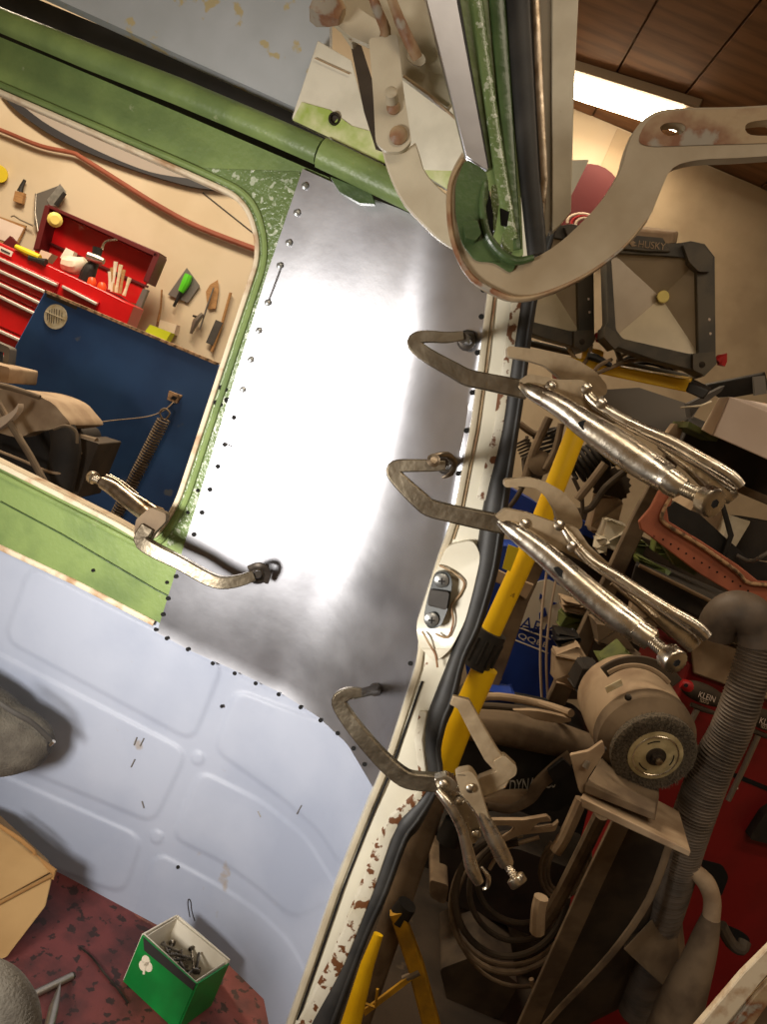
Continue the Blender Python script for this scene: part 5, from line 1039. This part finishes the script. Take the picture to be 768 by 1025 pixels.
def driver(dx, dy, lab, cut):
    t = thing('t_handle_driver', lab, 'screwdriver'); Yt = Yc2-.06
    part('handle', G().path([(684+dx, 686+dy, Yt, 11), (694+dx, 690+dy, Yt, 19), (708+dx, 696+dy, Yt, 20), (722+dx, 702+dy, Yt, 14)], flat=.7, smooth=4, n=16), 'dustdark', t, label='dark grey grip')
    part('grip_end', G().path([(682+dx, 684+dy, Yt-.004, 9), (687+dx, 686+dy, Yt-.004, 12), (692+dx, 689+dy, Yt-.003, 13)], flat=.75, smooth=3, n=14), 'rededge', t, label='red handle end')
    part('hang_hole', G().lathe(PY(687+dx, 686+dy, Yt-.016), PY(687+dx, 686+dy, Yt-.1), [(0, .005), (.001, .005)], 12), 'void', t)
    part('collar', G().path([(692+dx, 705+dy, Yt, 5), (704+dx, 710+dy, Yt, 6), (716+dx, 714+dy, Yt, 4)], smooth=2), 'dustdark', t)
    part('shaft', G().path([(698+dx, 710+dy, Yt, 6), (686+dx, 735+dy, Yt, 5), (672+dx, 765+dy, Yt, 5)] if not cut else [(698+dx, 710+dy, Yt, 6), (684+dx, 742+dy, Yt, 5.5), (668+dx, 775+dy, Yt, 5.5)]), 'toolsteel', t)
    text('lettering', 'KLEIN', PY(699+dx, 697.5+dy, Yt-.022), PY(715+dx, 703+dy, Yt-.022), PY(701+dx, 692+dy, Yt-.022), M['paper'], t)
    text('lettering', 'TOOLS', PY(700+dx, 702+dy, Yt-.0215), PY(709+dx, 705+dy, Yt-.0215), PY(701+dx, 699+dy, Yt-.0215), M['papershade'], t)
driver(0, 0, 'T handled driver with red end, left of the ribbed hose', False)
driver(61, 26, 'T handled driver at the right edge with its shaft pointing down left', True)
# pipes in front of the cabinet
gp = thing('glass_shade', 'smoky flared glass tube standing in front of the red cabinet', 'glass tube')
part('neck', G().path([(690, 868, 1.3, 14), (706, 882, 1.3, 18), (713, 900, 1.3, 17), (712, 920, 1.3, 17)], smooth=4, n=20), 'dusttan', gp)
part('flare', G().path([(712, 918, 1.3, 18), (706, 940, 1.3, 26), (698, 965, 1.3, 32), (684, 1000, 1.3, 42), (668, 1050, 1.3, 50)], smooth=4, n=26), 'dustbrown', gp)
sh_([(722, 926, 1.35), (732, 944, 1.35), (742, 950, 1.35), (746, 942, 1.36)], 12, 'dustdark', 'hook_pipe', 'short curved pipe end in front of the lower cut out', cat='pipe')
lb = thing('painted_ledge', 'rusty cream door edge crossing the bottom right corner', 'door edge')
part('upper_lip', G().path([(800, 925, .9, 16), (750, 978, .9, 20), (690, 1050, .9, 22)], square=True, flat=.4), 'lip', lb)
part('lower_lip', G().path([(810, 945, .9, 14), (762, 998, .9, 16), (715, 1060, .9, 20)], square=True, flat=.4), 'creamrust', lb)
part('web', G().prism([(800, 925), (840, 960), (760, 1060), (690, 1050)], Y=.92, t=.02), 'dustbrown', lb)
# black tool bag
bg = thing('tool_bag', 'long black tool bag with dusty tan top and grey lettering', 'bag')
Yg = 1.72
part('bag_body', G().prism(rnd([(450, 735), (468, 712), (520, 722), (590, 736), (602, 748), (590, 790), (560, 812), (470, 812), (440, 790)], 6), Y=Yg, t=.2), 'black', bg, bev=.02)
part('dusty_top', G().path([(456, 722, Yg, 34), (500, 727, Yg, 36), (550, 738, Yg, 34), (594, 750, Yg, 28)], smooth=4, n=20), 'dustbrown', bg, label='dust coated rolled top')
text('lettering', 'IAL DYNAMICS', PY(494, 796, Yg-.006), PY(556, 788, Yg-.006), PY(495, 783, Yg-.006), M['bagprint'], bg)
part('small_print', G().prism([(497, 798), (514, 796), (514, 799), (497, 801)], Y=Yg-.005, t=.002), 'bagprint', bg)
part('shoulder_strap', G().path([(572, 756, Yg-.05, 14), (556, 770, Yg-.06, 16), (540, 785, Yg-.06, 15), (530, 800, Yg-.05, 12), (510, 810, Yg-.05, 10), (488, 806, Yg-.05, 8)], smooth=4, flat=.25), 'dustbrown', bg)
part('buckle', G().prism(rnd([(548, 772), (564, 760), (574, 770), (556, 786)], 2), Y=Yg-.075, t=.014), 'black', bg, bev=.003)
part('pocket_flap', G().prism(cr([(484, 800), (500, 797), (530, 796), (528, 802), (512, 811), (494, 811)], 3), Y=Yg-.04, t=.03), 'dusttan', bg)
sh_([(476, 699, 1.76), (500, 697, 1.76), (540, 704, 1.76), (572, 714, 1.66)], 8, 'dusttan', 'bent_bar', 'long bent tan bar above the black bag', cat='bar')
sh_([(478, 706, 1.68), (510, 708, 1.68), (548, 714, 1.68), (570, 722, 1.68)], 7, 'dustdark', 'rubber_strip', 'dark strip lying between the tan bar and the bag', cat='strip')
small('flat_blade', G().prism(cr([(514, 711), (540, 712), (572, 720), (560, 724), (535, 720)], 3), Y=1.66, t=.015), 'dusttan', 'flat tan blade on top of the black bag', 'blade')
small('cast_lever', G().prism(rnd([(470, 822), (495, 821), (525, 821), (548, 817), (553, 822), (540, 823), (530, 832), (553, 828), (560, 822), (556, 832), (520, 836), (498, 846), (488, 848), (512, 834), (516, 828), (508, 826), (472, 828)], 2), Y=1.5, t=.012), 'dusttan', 'tan cast lever with open frame right of the lower clamp', 'lever', bev=.001)
# looped cables
t = thing('cable_loops', 'thick grey cable hung in loose loops at the bottom', 'cable')
for kx, (a_, b_, c_, d_, w_) in enumerate(((512, 896, 56, 62, 7), (514, 904, 62, 70, 6), (520, 890, 50, 52, 6), (526, 912, 70, 76, 4), (522, 884, 44, 40, 6), (510, 910, 58, 56, 5))):
    part('loop', G().path([(x_, y_, 1.62+.02*kx, w_) for x_, y_ in arc(a_, b_, c_, -10+5*kx, 255, 30, d_, 12)], n=8), 'dustbrown' if kx % 2 else 'dustdark', t)
t = thing('cable_loops', 'thinner dusty cable loops behind the tan pipe', 'cable')
for kx in range(3): part('loop', G().path([(x_, y_, 1.66+.02*kx, 4) for x_, y_ in arc(566, 866, 16+4*kx, -60, 210, 18, 26+4*kx, 20)], n=8), 'dustbrown', t)
sh_([(500, 845, 1.6), (520, 832, 1.6), (552, 826, 1.6)], 4, 'dustbrown', 'thin_cable', 'thin brown cable rising over the loops', cat='cable')
sh_([(490, 870, 1.7), (505, 850, 1.7), (540, 838, 1.7)], 4, 'dusttan', 'thin_cable', 'thin tan cable behind the lower clamp knob', cat='cable')
# dark things on the floor behind
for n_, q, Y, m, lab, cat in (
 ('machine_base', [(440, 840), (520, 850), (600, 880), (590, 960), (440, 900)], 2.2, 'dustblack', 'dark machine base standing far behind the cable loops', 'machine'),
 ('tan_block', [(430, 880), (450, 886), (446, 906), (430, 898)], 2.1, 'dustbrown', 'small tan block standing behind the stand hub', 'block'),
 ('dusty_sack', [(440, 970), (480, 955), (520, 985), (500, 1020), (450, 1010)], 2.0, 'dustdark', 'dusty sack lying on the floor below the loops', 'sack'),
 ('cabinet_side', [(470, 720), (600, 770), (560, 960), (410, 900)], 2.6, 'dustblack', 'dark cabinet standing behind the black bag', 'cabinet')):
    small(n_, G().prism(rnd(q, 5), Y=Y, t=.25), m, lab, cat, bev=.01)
fin()
